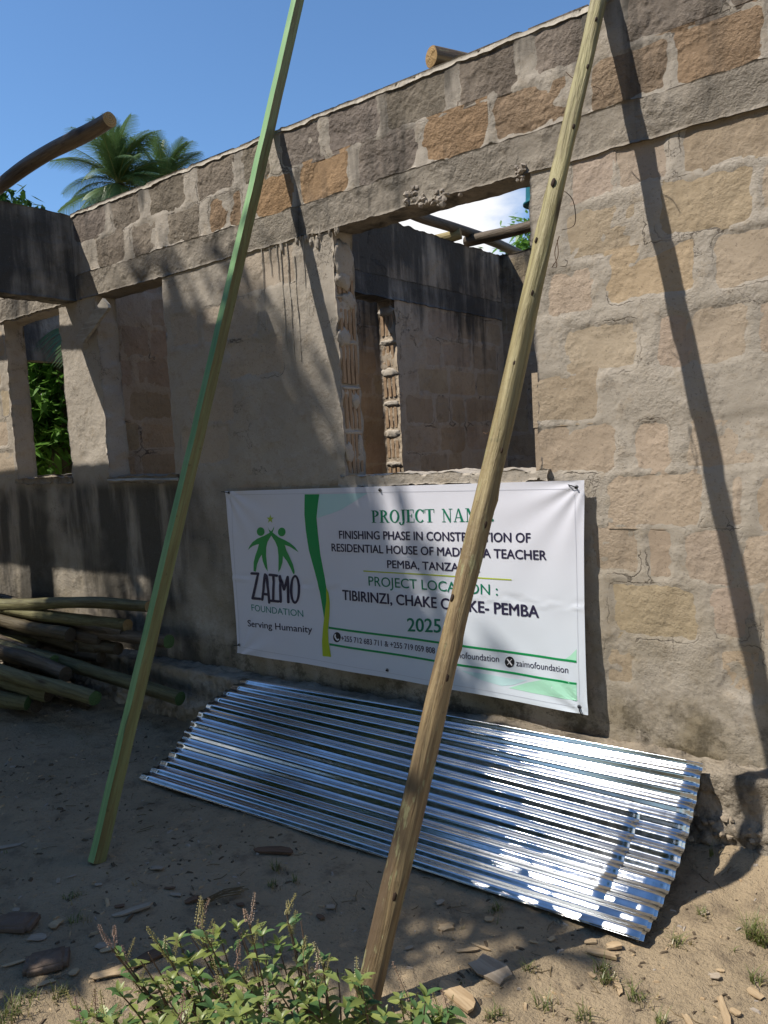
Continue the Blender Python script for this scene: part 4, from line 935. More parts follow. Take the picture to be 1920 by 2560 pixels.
plank('pale_board', [q[0], q[3], q[2], q[1]], .018, M_board, 'short pale board stuck diagonally under the beam at the left pillar', 'board', 0, 3)
q = [W(270, 1199, -.02), W(446, 1197, -.02), W(446, 1201, -.03), W(270, 1204, -.03)]
plank('thin_batten', q, .008, M_board, 'thin pale batten lying along the sill of the dark left opening', 'batten', 0, 4)

# upturned bucket on a post
bk = thing('bucket', 'teal plastic bucket with a rolled rim, showing at the top right corner of the window', 'bucket', (0, 0, 0))
c = W(1352, 512, 2.4); bk.location = Vector(c)
M_teal = simple('teal_plastic', (.012, .13, .15), .35, 0, .5)
def lathe(prof, n=28):
    V = []; F = []
    for r, z in prof:
        for k in range(n): a = 2*math.pi*k/n; V.append((r*math.cos(a), r*math.sin(a), z))
    for i in range(len(prof)-1):
        for k in range(n): a = i*n+k; b = i*n+(k+1) % n; F.append((a, b, b+n, a+n))
    return V, F
v, f = lathe([(.122, .0), (.122, .008), (.108, .016), (.105, .05), (.098, .2), (.092, .27), (.0, .275)]); obj('bucket_body', mesh('bucket_body', v, f, M_teal, True), bk)
v, f = lathe([(.118, .002), (.126, .004), (.126, .016), (.12, .02), (.112, .018)]); obj('bucket_rim', mesh('bucket_rim', v, f, M_teal, True), bk)
pole('bucket_post', Vector(c)+Vector((.03, .0, -float(c[2])+.3)), Vector(c)+Vector((.03, 0, .26)), .03, .028, M_logd, M_end, 'thin upright post under the teal bucket behind the wall', 'post', seed=44)

# ------------------------------------------------------------------ litter: wood chips
def chip(px, py, w, h, ang, mat, lab, seed, th=.008, lift=.004, z=None):
    rnd = random.Random(seed); p = G(px, py, 0); z0 = gh(p[0], p[1])
    n = 10; pts = []
    for i in range(n):
        a = 2*math.pi*i/n; cx, cy = math.cos(a), math.sin(a); m = max(abs(cx), abs(cy)); r = rnd.uniform(.68, 1.08)
        pts.append((w/2*cx/m*r, h/2*cy/m*r))
    th *= .6
    V = [(x, y, th+rnd.uniform(-.2, .2)*th+.3*th*math.sin(x/w*5)) for x, y in pts]+[(x*.97, y*.97, 0) for x, y in pts]+[(0, 0, th*1.1)]
    F = [(i, (i+1) % n, 2*n) for i in range(n)]+[(n+i, n+(i+1) % n, (i+1) % n, i) for i in range(n)]+[tuple(reversed(range(n, 2*n)))]
    o = obj('wood_chip', mesh('wood_chip', V, F, mat), None, (float(p[0]), float(p[1]), z0+lift)); o.rotation_euler = (rnd.uniform(-.12, .12), rnd.uniform(-.12, .12), ang)
    tag(o, lab, 'wood chip', 'wood offcuts and chips scattered on the dirt'); return o
A_ = R_
chips = [
 (1228, 2420, .125, .085, A_(-12), M_chip2, 'grey flat square offcut lying alone on the shaded dirt, lower right of the big pole', .016),
 (1142, 2482, .165, .06, A_(-22), M_chip, 'long pale offcut with a torn end beside the plants at the bottom', .012),
 (1505, 2372, .10, .032, A_(8), M_chip, 'pale rectangular offcut at the front right corner of the roofing sheets', .012),
 (1532, 2352, .045, .035, A_(40), M_chip, 'small curled pale chip tucked against the sheet corner', .014),
 (1475, 2343, .035, .025, A_(30), M_chip, 'small square pale chip left of the sheet corner', .008),
 (682, 2127, .155, .042, A_(28), M_chip3, 'reddish brown split piece of wood in front of the sheets', .016),
 (393, 2173, .05, .03, A_(25), M_chip2, 'small grey flat chip right of the green batten foot', .006),
 (330, 2283, .155, .028, A_(52), M_chip2, 'long grey splintered strip above the basil plants', .010),
 (478, 2256, .055, .028, A_(50), M_chip3, 'brown block-like chip left of the dry twigs', .012),
 (300, 2270, .035, .018, A_(45), M_chip3, 'small brown chip just above the grey strip', .006),
 (1167, 2362, .075, .020, A_(40), M_chip, 'thin pale sliver with a square end above the grey offcut', .006),
 (1200, 2353, .08, .010, A_(-5), M_chip, 'narrow pointed splinter beside the pale sliver', .004),
 (1222, 2289, .030, .028, A_(10), M_chip, 'small pale square chip below the middle of the sheets', .008),
 (1115, 2304, .052, .036, A_(35), M_chip, 'pale chip with a dark side near the sunlit dirt patch', .012),
 (1100, 2245, .035, .03, A_(60), M_chip2, 'pale triangular chip right of the big pole near the sheets', .004),
 (1334, 2346, .025, .009, A_(10), M_chip, 'tiny pale sliver right of the sheets\' middle', .004),
 (1378, 2338, .025, .018, A_(60), M_chip, 'small pale chip next to the shadow edge', .006),
 (1545, 2452, .078, .020, A_(-55), M_chip, 'narrow pale chip in the grass on the sunlit dirt', .006),
 (1480, 2426, .026, .016, A_(-30), M_chip, 'small pale chip at the grass tuft edge', .004),
 (1810, 2520, .14, .022, A_(-65), M_chip, 'long curved pale strip at the bottom right', .006),
 (1838, 2520, .035, .024, A_(-40), M_chip, 'pale torn chip right beside the long curved strip', .006),
 (1720, 2536, .05, .018, A_(-50), M_chip, 'small pale oblong chip at the bottom edge of the sunlit dirt', .005),
 (1888, 2473, .045, .03, A_(-20), M_chip, 'bright white torn chip near the right edge', .004),
 (1788, 2432, .035, .026, A_(25), M_chip2, 'greyish crumpled chip among the dry grass', .006),
 (1800, 2412, .022, .014, A_(10), M_chip, 'tiny pale chip just above the crumpled chip', .004),
 (1760, 2270, .028, .02, A_(50), M_chip2, 'small pale chip at the pole shadow\'s edge', .004),
 (270, 2375, .055, .03, A_(60), M_chip, 'small tan fragment left of the basil flowers', .006),
 (140, 2312, .045, .05, A_(10), M_chip, 'tan fragment with a torn side in the left shade', .005),
 (92, 2343, .06, .04, A_(40), M_chip2, 'tan leaf-like flat fragment above the dark slab', .005),
 (255, 2367, .04, .04, A_(20), M_chip2, 'pale ragged fragment near the left plants', .004),
 (33, 2410, .075, .018, A_(70), M_chip, 'small pale splinter at the left edge', .004),
 (20, 2108, .12, .030, A_(55), M_chip2, 'long pale splinter at the left edge below the pole pile', .006),
 (115, 2455, .05, .02, A_(60), M_chip, 'pale sliver below the dark slab', .004),
 (185, 2430, .03, .03, A_(20), M_chip, 'small tan chip touching the dark slab', .005),
 (40, 2270, .03, .02, A_(20), M_chip2, 'small grey fragment in the left shade', .004),
 (245, 2210, .028, .02, A_(45), M_chip2, 'small grey rhombic chip below the green batten', .004),
 (145, 2198, .04, .014, A_(-30), M_chip2, 'little grey twisted chip left of the batten foot', .005),
 (180, 2190, .035, .01, A_(70), M_chip2, 'tiny grey splinter near the batten foot', .004),
 (440, 2240, .05, .018, A_(20), M_chip2, 'grey sliver near the dry twigs', .004),
 (425, 2222, .045, .014, A_(20), M_chip3, 'dark brown sliver near the dry twigs', .004),
 (600, 2262, .03, .02, A_(20), M_chip3, 'small rounded brown chip right of the dry twigs', .006),
 (825, 2262, .035, .028, A_(30), M_chip2, 'pale grey crumb of wood in the middle of the dirt', .006),
 (800, 2290, .04, .022, A_(-20), M_chip3, 'flat dark brown chip in the middle of the dirt', .005),
 (1022, 2356, .025, .018, A_(50), M_chip2, 'small grey flat chip right of the big pole', .004),
 (890, 2405, .06, .04, A_(80), M_chip, 'pale offcut lying behind the foot of the big pole', .007),
 (355, 2400, .13, .055, A_(70), M_chip3, 'brown bark slab behind the basil flowers', .010),
 (285, 2430, .13, .04, A_(60), M_chip, 'tan curved offcut low behind the basil leaves', .008),
]
for i, c in enumerate(chips): chip(c[0], c[1], c[2], c[3], c[4]-YAW*0, c[5], c[6], 100+i, c[7])
# dark slab and stump-like pieces at bottom left
def rock(px, py, s, mat, label, cat, name, seed, z=0.0):
    p = G(px, py, 0); bm = bmesh.new(); bmesh.ops.create_cube(bm, size=1); bmesh.ops.bevel(bm, geom=bm.edges[:], offset=.12, segments=2, affect='EDGES'); bmesh.ops.subdivide_edges(bm, edges=bm.edges[:], cuts=2, use_grid_fill=True)
    for v in bm.verts:
        v.co = Vector((v.co.x*s[0], v.co.y*s[1], v.co.z*s[2])); v.co += v.co.normalized()*s[2]*.18*mnoise.fractal(v.co*14+Vector((seed, 0, 0)), 1, 2, 4)
    me = bpy.data.meshes.new(name); bm.to_mesh(me); bm.free(); me.materials.append(mat); smooth(me)
    o = obj(name, me, None, (float(p[0]), float(p[1]), z+s[2]*.4)); o.rotation_euler = (.04, -.05, s[3]); tag(o, label, cat); return o
M_slab = masonry('dark_brown_slab', (.17, .125, .095), (.135, .10, .078), (.09, .068, .052), rough_bump=1.0)
rock(118, 2410, (.125, .09, .022, .9), M_slab, 'dark brown broken slab at the bottom left', 'slab', 'broken_slab', 3)
rock(40, 2312, (.14, .085, .02, .5), M_slab, 'dark brown slab with a bark strip at the left edge', 'slab', 'broken_slab', 8)

# small stuff on the dirt
def scatter_crumbs():
    rnd = random.Random(11); mb = MB(); mb2 = MB(); mb3 = MB()
    for k in range(5200):
        x = rnd.uniform(-4.6, .3); y = rnd.uniform(-2.4, -.2)
        if mnoise.noise(Vector((x*2, y*2, 3))) < rnd.uniform(-.5, .5): continue
        s = rnd.uniform(.002, .007)*(1.7 if rnd.random() > .93 else 1); z = gh(x, y) if False else -.012
        a = rnd.uniform(0, 6.28); ca, sa = math.cos(a), math.sin(a); l = rnd.uniform(1, 2.6)
        q = [(-s*l, -s*.7, 0), (s*l, -s*.5, 0), (s*l*.8, s*.7, 0), (-s*l*.7, s*.6, 0), (-s*l*.6, -s*.4, s*.8), (s*l*.6, -s*.3, s*.7), (s*l*.5, s*.4, s*.7), (-s*l*.5, s*.4, s*.8)]
        V = [(x+p[0]*ca-p[1]*sa, y+p[0]*sa+p[1]*ca, p[2]) for p in q]
        F = [(4, 5, 6, 7), (0, 1, 5, 4), (1, 2, 6, 5), (2, 3, 7, 6), (3, 0, 4, 7)]
        (mb if rnd.random() < .35 else (mb2 if rnd.random() < .75 else mb3)).add(V, F)
    for m, nm, mt in ((mb, 'wood_shavings', M_chip), (mb2, 'soil_crumbs', M_soil), (mb3, 'gravel', M_stone)):
        V = np.array(m.v); V[:, 2] += gz(np.stack([V[:, 0], V[:, 1], V[:, 1]*0], 1))-.0005
        o = mk(nm, V.tolist(), m.f, mt); o['kind'] = 'stuff'
        tag(o, {'wood_shavings': 'tiny pale wood shavings scattered over the dirt', 'soil_crumbs': 'dark crumbs of soil scattered over the dirt', 'gravel': 'small pale pebbles scattered over the dirt'}[nm], {'wood_shavings': 'shavings', 'soil_crumbs': 'soil', 'gravel': 'gravel'}[nm])
M_soil = simple('soil_clod', (.10, .075, .05), .95, bump=(60, .6))
scatter_crumbs()
# rubble at the foot of the footing, right of the sheets
rnd = random.Random(21)
def pebble(mat_, x, y, z, r):
    bm = bmesh.new(); bmesh.ops.create_icosphere(bm, subdivisions=1, radius=r)
    for v in bm.verts: v.co *= 1+.7*mnoise.noise(v.co/r*1.3+Vector((x*50, y*50, z*50))); v.co.z *= .8
    V = [(v.co.x+x, v.co.y+y, v.co.z+z) for v in bm.verts]; F = [tuple(v.index for v in f.verts) for f in bm.faces]; bm.free(); return V, F
mb = MB()
for k in range(190):
    x = rnd.uniform(-1.0, .4); zt = rnd.uniform(-.01, .13); y = -.145-.012*rnd.random()-(.13-zt)*rnd.uniform(.0, .35)
    v, f = pebble(None, x, y, zt, rnd.uniform(.005, .014)); mb.add(v, f)
o = mk('rubble', mb.v, mb.f, M_rub, None, False); o['kind'] = 'stuff'; tag(o, 'crumbly rubble spilling from the footing to the dirt', 'rubble')

# grass
def gmat(name, a, b, tr=.25):
    t = NT(name); n = t.noise(7, 3); c = t.mix(n, a, b)
    oi = t.node('ObjectInfo').outputs['Random']; c = t.mix(t.math('MULTIPLY', oi, .45), c, tuple(x*.6 for x in a))
    t.b.inputs['Specular IOR Level'].default_value = .5
    m = t.done(c, .4)
    out = t.n['Material Output']; tb = t.node('BsdfTranslucent'); t.set(tb.inputs[0], c); ms = t.node('MixShader'); ms.inputs[0].default_value = tr
    t.l.new(t.b.outputs[0], ms.inputs[1]); t.l.new(tb.outputs[0], ms.inputs[2]); t.l.new(ms.outputs[0], out.inputs[0]); return m
M_grass = gmat('grass_blade', (.12, .17, .04), (.22, .22, .08)); M_straw = gmat('dry_grass', (.25, .20, .10), (.33, .27, .14), .15)
def tuft(mb, x, y, n, h, spread, rnd):
    for k in range(n):
        a = rnd.uniform(0, 6.28); L = h*rnd.uniform(.5, 1.2); bx = x+rnd.uniform(-1, 1)*spread*.25; by = y+rnd.uniform(-1, 1)*spread*.25; w = rnd.uniform(.0012, .0026)
        lean = rnd.uniform(.3, 1.1); px_, py_ = -math.sin(a)*w, math.cos(a)*w; V = []; z0 = gh(bx, by)-.003
        for i in range(4):
            t = i/3; q = (bx+math.cos(a)*L*lean*t*t*.9, by+math.sin(a)*L*lean*t*t*.9, z0+L*(t-.45*lean*t*t)); ww = (1-t)*1.0+.08
            V += [(q[0]-px_*ww, q[1]-py_*ww, q[2]), (q[0]+px_*ww, q[1]+py_*ww, q[2])]
        mb.add(V, [(0, 1, 3, 2), (2, 3, 5, 4), (4, 5, 7, 6)])
mg, ms_ = MB(), MB(); rnd = random.Random(4)
for (px, py, n, h, s) in ((1515, 2440, 30, .055, .05), (1500, 2415, 24, .06, .05), (1880, 2330, 40, .10, .06), (1905, 2345, 30, .11, .05), (1690, 2345, 26, .05, .07), (1235, 2265, 26, .045, .08), (1320, 2408, 18, .04, .06), (1755, 2270, 18, .04, .05), (690, 2170, 22, .05, .05), (680, 2210, 20, .04, .05), (735, 2200, 14, .035, .04), (1360, 2500, 26, .05, .08), (1460, 2530, 26, .05, .08), (1590, 2480, 30, .05, .08), (1650, 2550, 20, .05, .06), (1120, 2540, 16, .04, .05), (1780, 2150, 6, .10, .02), (1890, 2440, 20, .06, .06), (1230, 2530, 30, .05, .08), (60, 2500, 40, .05, .15), (150, 2480, 30, .05, .1), (20, 2540, 40, .06, .12), (180, 2240, 26, .03, .10), (190, 2300, 20, .04, .08)):
    p = G(px, py); tuft(mg, p[0], p[1], n, h, s, rnd); tuft(ms_, p[0]+.02, p[1], n//2, h*.8, s*1.6, rnd)
for k in range(230):
    x, y = rnd.uniform(-4.2, .3), rnd.uniform(-2.4, -.25)
    if mnoise.noise(Vector((x*1.4, y*1.4, 8))) < .0: continue
    tuft(ms_ if rnd.random() < .6 else mg, x, y, rnd.randint(2, 6), rnd.uniform(.012, .035), .03, rnd)
o = mk('grass', mg.v, mg.f, M_grass); o['kind'] = 'stuff'; tag(o, 'thin green grass sprouting in tufts from the dirt', 'grass')
o = mk('dry_grass', ms_.v, ms_.f, M_straw); o['kind'] = 'stuff'; tag(o, 'dry straw-coloured grass scattered over the dirt', 'dry grass')
# green leaf by the batten and dry twig bundle
def twig_bundle():
    mb = MB(); rnd = random.Random(3); a = G(505, 2262, .01); b = G(600, 2232, .012)
    for k in range(16):
        o1 = Vector((rnd.uniform(-.012, .012), rnd.uniform(-.02, .02), rnd.uniform(0, .012))); o2 = Vector((rnd.uniform(-.02, .02), rnd.uniform(-.03, .03), rnd.uniform(0, .01)))
        v, f = tube([Vector(a)+o1, (Vector(a)+Vector(b))/2+(o1+o2)*.7+Vector((0, 0, .008)), Vector(b)+o2], .0012, 5); mb.add(v, f)
    o = mk('twig_bundle', mb.v, mb.f, M_straw2, None, False, tuple(a)); tag(o, 'small bundle of dry twigs lying on the shaded dirt', 'twigs')
M_straw2 = simple('dry_twig', (.14, .10, .05), .85)
twig_bundle()
mb = MB(); rnd = random.Random(15)
for k in range(420):
    x, y = rnd.uniform(-4.4, .3), rnd.uniform(-2.3, -.2); L = rnd.uniform(.012, .06); a = rnd.uniform(0, 6.28); m = a+rnd.uniform(-.5, .5)
    p0 = Vector((x, y, 0)); p1 = p0+Vector((math.cos(a), math.sin(a), 0))*L*.5; p2_ = p1+Vector((math.cos(m), math.sin(m), 0))*L*.5
    for q in (p0, p1, p2_): q.z = gh(q.x, q.y)+.001+rnd.uniform(0, .003)
    v, f = tube([p0, p1, p2_], rnd.uniform(.0005, .0014), 4, cap=False); mb.add(v, f)
o = mk('twig_litter', mb.v, mb.f, M_straw2); o['kind'] = 'stuff'; tag(o, 'short dry twigs and straws littered over the dirt', 'twigs')

# ------------------------------------------------------------------ basil plants
def leaf_mesh(name, L, Wd, mat, fold=.25, curl=.25):
    V = []; F = []; n = 6
    for i in range(n+1):
        t = i/n; w = Wd*math.sin(math.pi*min(1, t*.93+.05))**.8*(1-.35*t); z = -curl*L*t*t
        V += [(-w/2, L*t, z+fold*w*.5), (0, L*t, z), (w/2, L*t, z+fold*w*.5)]
    for i in range(n):
        k = i*3; F += [(k, k+1, k+4, k+3), (k+1, k+2, k+5, k+4)]
    return mesh(name, V, F, mat, True)
M_bas = [gmat('basil_leaf', (.25, .32, .08), (.33, .37, .12), .4), gmat('basil_leaf_yellow', (.27, .33, .10), (.22, .29, .08), .4), gmat('basil_leaf_dark', (.09, .19, .06), (.13, .22, .08), .35)]
M_stem = simple('basil_stem', (.13, .085, .06), .7); M_stemg = simple('green_stem', (.12, .14, .05), .7)
M_flow = gmat('basil_calyx', (.42, .34, .16), (.34, .34, .12), .3); M_flowp = gmat('basil_calyx_pink', (.42, .26, .22), (.44, .34, .22), .3)
LM = [leaf_mesh('leaf', .05, .026, M_bas[i % 3], .35, .15+.12*(i % 4)) for i in range(6)]
def spike_mesh(L, mat, seed):
    rnd = random.Random(seed); mb = MB(); v, f = tube([(0, 0, 0), (0, 0, L)], .0011, 5); mb.add(v, f)
    z = L*.12
    while z < L:
        for k in range(3):
            a = k*2.1+rnd.uniform(-.6, .6)+z*300; r = .0055*(1.2-z/L*.6); s = .0021*(1.2-.5*z/L); c = Vector((math.cos(a)*r, math.sin(a)*r, z+rnd.uniform(-.002, .002)))
            V = [c+Vector(q)*s for q in ((1, 0, 0), (-1, 0, 0), (0, 1, 0), (0, -1, 0), (0, 0, 1.3), (0, 0, -1.3))]
            mb.add(V, [(0, 2, 4), (2, 1, 4), (1, 3, 4), (3, 0, 4), (2, 0, 5), (1, 2, 5), (3, 1, 5), (0, 3, 5)])
        z += .0075
    return mesh('flower_spike', mb.v, mb.f, mat)
SP = [spike_mesh(.075+.02*i, (M_flow, M_flowp)[i % 2], i) for i in range(4)]
def basil(bx, by, tips, label, seed, nleaf=34, bare=0):
    rnd = random.Random(seed); z0 = gh(bx, by)-.01
    root = thing('basil_plant', label, 'plant', (bx, by, z0), 'basil-like plants in the foreground')
    mb = MB()
    B0 = Vector((bx, by, z0))
    for ti, (tx, ty, tz, sp) in enumerate(tips):
        T = Vector((tx, ty, tz)); m1 = B0.lerp(T, .4)+Vector((rnd.uniform(-.02, .02), rnd.uniform(-.02, .02), .03)); pts = []
        for i in range(8):
            t = i/7; p = B0*(1-t)**2+m1*2*t*(1-t)+T*t*t; pts.append(p)
        v, f = tube([p-B0 for p in pts], [.0034*(1-.6*i/7) for i in range(8)], 6); mb.add(v, f)
        nl = nleaf//len(tips)
        if sp != 2:
            for k in range(nl):
                t = .25+.75*((k//2+.5)/(max(1, nl//2))); i = min(6, int(t*7)); u = t*7-i; p = pts[i].lerp(pts[i+1], min(1, u)); a = (k % 2)*math.pi+(k//2)*1.57+rnd.uniform(-.4, .4)
                o = obj('leaf', rnd.choice(LM), root, p-B0); sc = (1.15-.45*t)*rnd.uniform(.5, 1.4); o.scale = (sc,)*3
                o.rotation_euler = (rnd.uniform(.0, .75), rnd.uniform(-.3, .3), a)
            if sp == 0:
                for k in range(5):
                    o = obj('leaf', rnd.choice(LM[:4]), root, T-B0); o.scale = (.5+.08*k,)*3; o.rotation_euler = (rnd.uniform(.4, 1.1), 0, k*1.26+rnd.uniform(-.2, .2))
        if sp == 1:
            o = obj('flower_spike', SP[rnd.randrange(4)], root, T-B0); o.rotation_euler = (rnd.uniform(-.4, .4), rnd.uniform(-.4, .4), rnd.uniform(0, 3)); o.scale = (1, 1, rnd.uniform(.4, .85))
            if rnd.random() < .8:
                for sg in (-1, 1):
                    o = obj('flower_spike', SP[0], root, pts[6]-B0); o.rotation_euler = (rnd.uniform(.3, .6)*sg, rnd.uniform(-.3, .3), 0); o.scale = (.75,)*3
    obj('stems', mesh('stems', mb.v, mb.f, M_stem), root)
    return root
def tip(px, py, dist, sp):          # point on the sight line at a given horizontal distance
    d = ray(px, py); k = dist/math.hypot(d[0], d[1]); p = CAM+d*k; return (float(p[0]), float(p[1]), float(p[2]), sp)
plants = [
 (300, 2700, 1.95, [(235, 2520, 0), (180, 2500, 1), (290, 2460, 0), (330, 2540, 0)], 'low leafy basil plant at the far left of the clump with few flowers'),
 (370, 2720, 1.95, [(290, 2345, 1), (350, 2380, 2), (325, 2420, 1), (400, 2440, 0)], 'basil plant with a bare twig and a pinkish flower spike, left side'),
 (440, 2720, 1.9, [(405, 2340, 1), (440, 2330, 0), (430, 2430, 0), (480, 2380, 0)], 'basil plant whose top pair of bright leaves stands clear, left of centre'),
 (520, 2720, 1.9, [(485, 2290, 1), (515, 2300, 1), (540, 2310, 0), (500, 2420, 0)], 'tall basil plant with a dense yellowish flower spike'),
 (600, 2740, 1.85, [(625, 2290, 1), (590, 2300, 0), (650, 2320, 0), (600, 2400, 1), (560, 2440, 0)], 'bushiest basil plant in the middle of the clump'),
 (690, 2740, 1.85, [(722, 2262, 1), (700, 2340, 0), (745, 2350, 0), (760, 2370, 1), (680, 2430, 0)], 'basil plant with the tallest slender flower spike'),
 (760, 2740, 1.8, [(812, 2380, 0), (785, 2430, 1), (740, 2450, 0), (770, 2490, 0)], 'basil plant with a lone side leaf leaning right'),
 (860, 2760, 1.75, [(880, 2430, 0), (900, 2430, 0), (915, 2490, 0), (870, 2500, 0)], 'basil plant in front of the foot of the big pole'),
 (960, 2760, 1.7, [(1000, 2475, 0), (1060, 2470, 0), (1040, 2500, 0), (965, 2520, 0)], 'broad-leaved basil plant right of the big pole foot'),
 (1080, 2780, 1.7, [(1095, 2520, 0), (1120, 2500, 1), (1070, 2540, 0)], 'small basil plant at the right end of the clump'),
 (480, 2800, 1.6, [(450, 2520, 0), (510, 2530, 0), (560, 2520, 0), (400, 2540, 0), (420, 2480, 1)], 'nearest basil plant at the bottom edge, left half of the clump'),
 (680, 2800, 1.6, [(640, 2540, 0), (700, 2530, 0), (600, 2520, 0), (740, 2540, 0)], 'nearest basil plant at the bottom edge, right half of the clump'),
 (570, 2800, 1.7, [(560, 2470, 1), (610, 2480, 0), (660, 2490, 0), (530, 2500, 0), (690, 2500, 1)], 'basil plant filling the lower middle of the clump'),
 (250, 2800, 1.75, [(200, 2545, 0), (260, 2520, 1), (310, 2560, 0)], 'straggly basil plant with dry seed heads at the bottom left'),
]
for k, (bpx, bpy_, dist, tips, lab) in enumerate(plants):
    tips = tips+[(a+random.uniform(-28, 28), b+random.uniform(-15, 25), 1) for a, b, s in tips[:1]]+[(tips[0][0]+random.uniform(-30, 30), tips[0][1]+20, 2)]
    T_ = [tip(a+random.uniform(-8, 8), b+22, dist+random.uniform(-.1, .1), s) for a, b, s in tips]
    d = ray(bpx, 1300); kk = (dist+.03)/math.hypot(d[0], d[1]); bx, by = CAM[0]+d[0]*kk, CAM[1]+d[1]*kk
    basil(float(bx), float(by), T_, lab, 200+k, nleaf=76)

# ------------------------------------------------------------------ trees and palms beyond
M_leafb = gmat('tree_leaf', (.10, .24, .035), (.17, .33, .06), .45); M_leafd = gmat('tree_leaf_dark', (.035, .09, .02), (.06, .13, .03), .35)
M_palm = gmat('palm_leaflet', (.08, .16, .05), (.14, .21, .08), .3); M_trunk = bark('palm_trunk', (.20, .17, .13), (.14, .12, .09), (.08, .065, .05)); M_rach = simple('palm_rib', (.26, .27, .09), .6)
def frond(L, seed, droop=.9, lw=.042):
    rnd = random.Random(seed); mb = MB(); pts = []
    n = 14
    for i in range(n+1):
        t = i/n; pts.append(Vector((L*(t-.12*t*t), 0, L*(.42*t-droop*.75*t*t))))
    v, f = tube(pts, [.03*(1-.85*i/n) for i in range(n+1)], 5); mb.add(v, f); nr = len(mb.f)
    for s in range(40):
        t = .1+.9*s/40; i = min(n-1, int(t*n)); p = pts[i].lerp(pts[i+1], t*n-i); dr = (pts[i+1]-pts[i]).normalized()
        ll = L*.26*math.sin(math.pi*min(1, t*.8+.17))**.7*rnd.uniform(.85, 1.1)
        for sg in (-1, 1):
            out = (Vector((0, sg, 0))*.8+dr*.75+Vector((0, 0, .12))).normalized(); V = []
            for j in range(4):
                u = j/3; q = p+out*ll*u+Vector((0, 0, -ll*.6*u*u)); w = lw*.5*(1-u)**.6+.002; wd = dr.cross(out).cross(out).normalized()*w
                V += [q-wd, q+wd]
            mb.add(V, [(0, 1, 3, 2), (2, 3, 5, 4), (4, 5, 7, 6)])
    me = mesh('frond', mb.v, mb.f, M_palm); me.materials.append(M_rach)
    for k in range(nr): me.polygons[k].material_index = 1
    return me
FR = [frond(3.4, s, d) for s, d in ((1, .55), (2, .8), (3, 1.05), (4, .35))]
def palm(loc, h, label, seed, nf=20, sc=1., zs=1):
    rnd = random.Random(seed); root = thing('coconut_palm', label, 'palm tree', loc, 'coconut palms beyond the house')
    pts = [Vector((.25*math.sin(i/8*1.6)*h/9, .1*math.sin(i), h*i/10)) for i in range(11)]
    v, f = tube(pts, [.16-.006*i for i in range(11)], 12, bump=.08, seed=seed); obj('trunk', mesh('trunk', v, f, M_trunk, True), root)
    for k in range(nf):
        a = k*2.4+rnd.uniform(-.2, .2); el = rnd.uniform(-1.0, .8) if k % 3 else rnd.uniform(.5, 1.35)
        o = obj('frond', FR[k % 4], root, pts[-1]); o.rotation_euler = (rnd.uniform(-.4, .4), -el, a); o.scale = (sc*rnd.uniform(.85, 1.1),)*3
def at(px, py, hd): d = ray(px, py); k = hd/math.hypot(d[0], d[1]); return CAM+d*k
c = at(290, 468, 17); palm((float(c[0]), float(c[1]), 0), float(c[2]), 'coconut palm showing its large left crown over the wall', 5, 60, .40)
c = at(405, 468, 18); palm((float(c[0]), float(c[1]), 0), float(c[2]), 'second coconut palm just right of the larger crown', 9, 46, .33)
def blobtree(name, loc, crowns, nleaf, ls, mat, label, cat='tree', trunk=.1, seed=1, group=None, trunk_h=None):
    """crowns: ellipsoids (cx,cy,cz,rx,ry,rz) in world space; leaves fill clumps within them"""
    rnd = random.Random(seed); root = thing(name, label, cat, loc, group); L0 = Vector(loc); mbt = MB(); V = []; F = []
    for (cx, cy, cz, rx, ry, rz) in crowns:
        top_ = Vector((cx, cy, cz))-L0
        v, f = tube([Vector((0, 0, 0)), top_*.45+Vector((.05, .08, .1)), top_], [trunk, trunk*.6, trunk*.2], 8, bump=.1); mbt.add(v, f)
        ncl = max(4, nleaf//60//len(crowns))
        for k in range(ncl):
            while True:
                q = Vector((rnd.uniform(-1, 1), rnd.uniform(-1, 1), rnd.uniform(-1, 1)))
                if .25 < q.length < 1: break
            cc = Vector((cx+q.x*rx, cy+q.y*ry, cz+q.z*rz))-L0; cr_ = .2*max(rx, rz)+ls
            v, f = tube([top_*.8, cc], [trunk*.12, trunk*.05], 4, cap=False); mbt.add(v, f)
            for j in range(60):
                p = cc+Vector((rnd.gauss(0, 1), rnd.gauss(0, 1), rnd.gauss(0, .8)))*cr_*.5
                a = rnd.uniform(0, 6.28); el = rnd.uniform(-1.2, .4); d = Vector((math.cos(a)*math.cos(el), math.sin(a)*math.cos(el), math.sin(el))); s = ls*rnd.uniform(.7, 1.3)
                sd = d.cross(Vector((rnd.uniform(-.4, .4), rnd.uniform(-.4, .4), 1))).normalized()*s*.17
                b = len(V); V += [p, p+d*s*.35+sd, p+d*s, p+d*s*.35-sd]; F.append((b, b+1, b+2, b+3))
    obj('trunk', mesh('trunk', mbt.v, mbt.f, M_trunk, True), root)
    obj('crown', mesh('crown', [tuple(v) for v in V], F, mat), root)
    return root
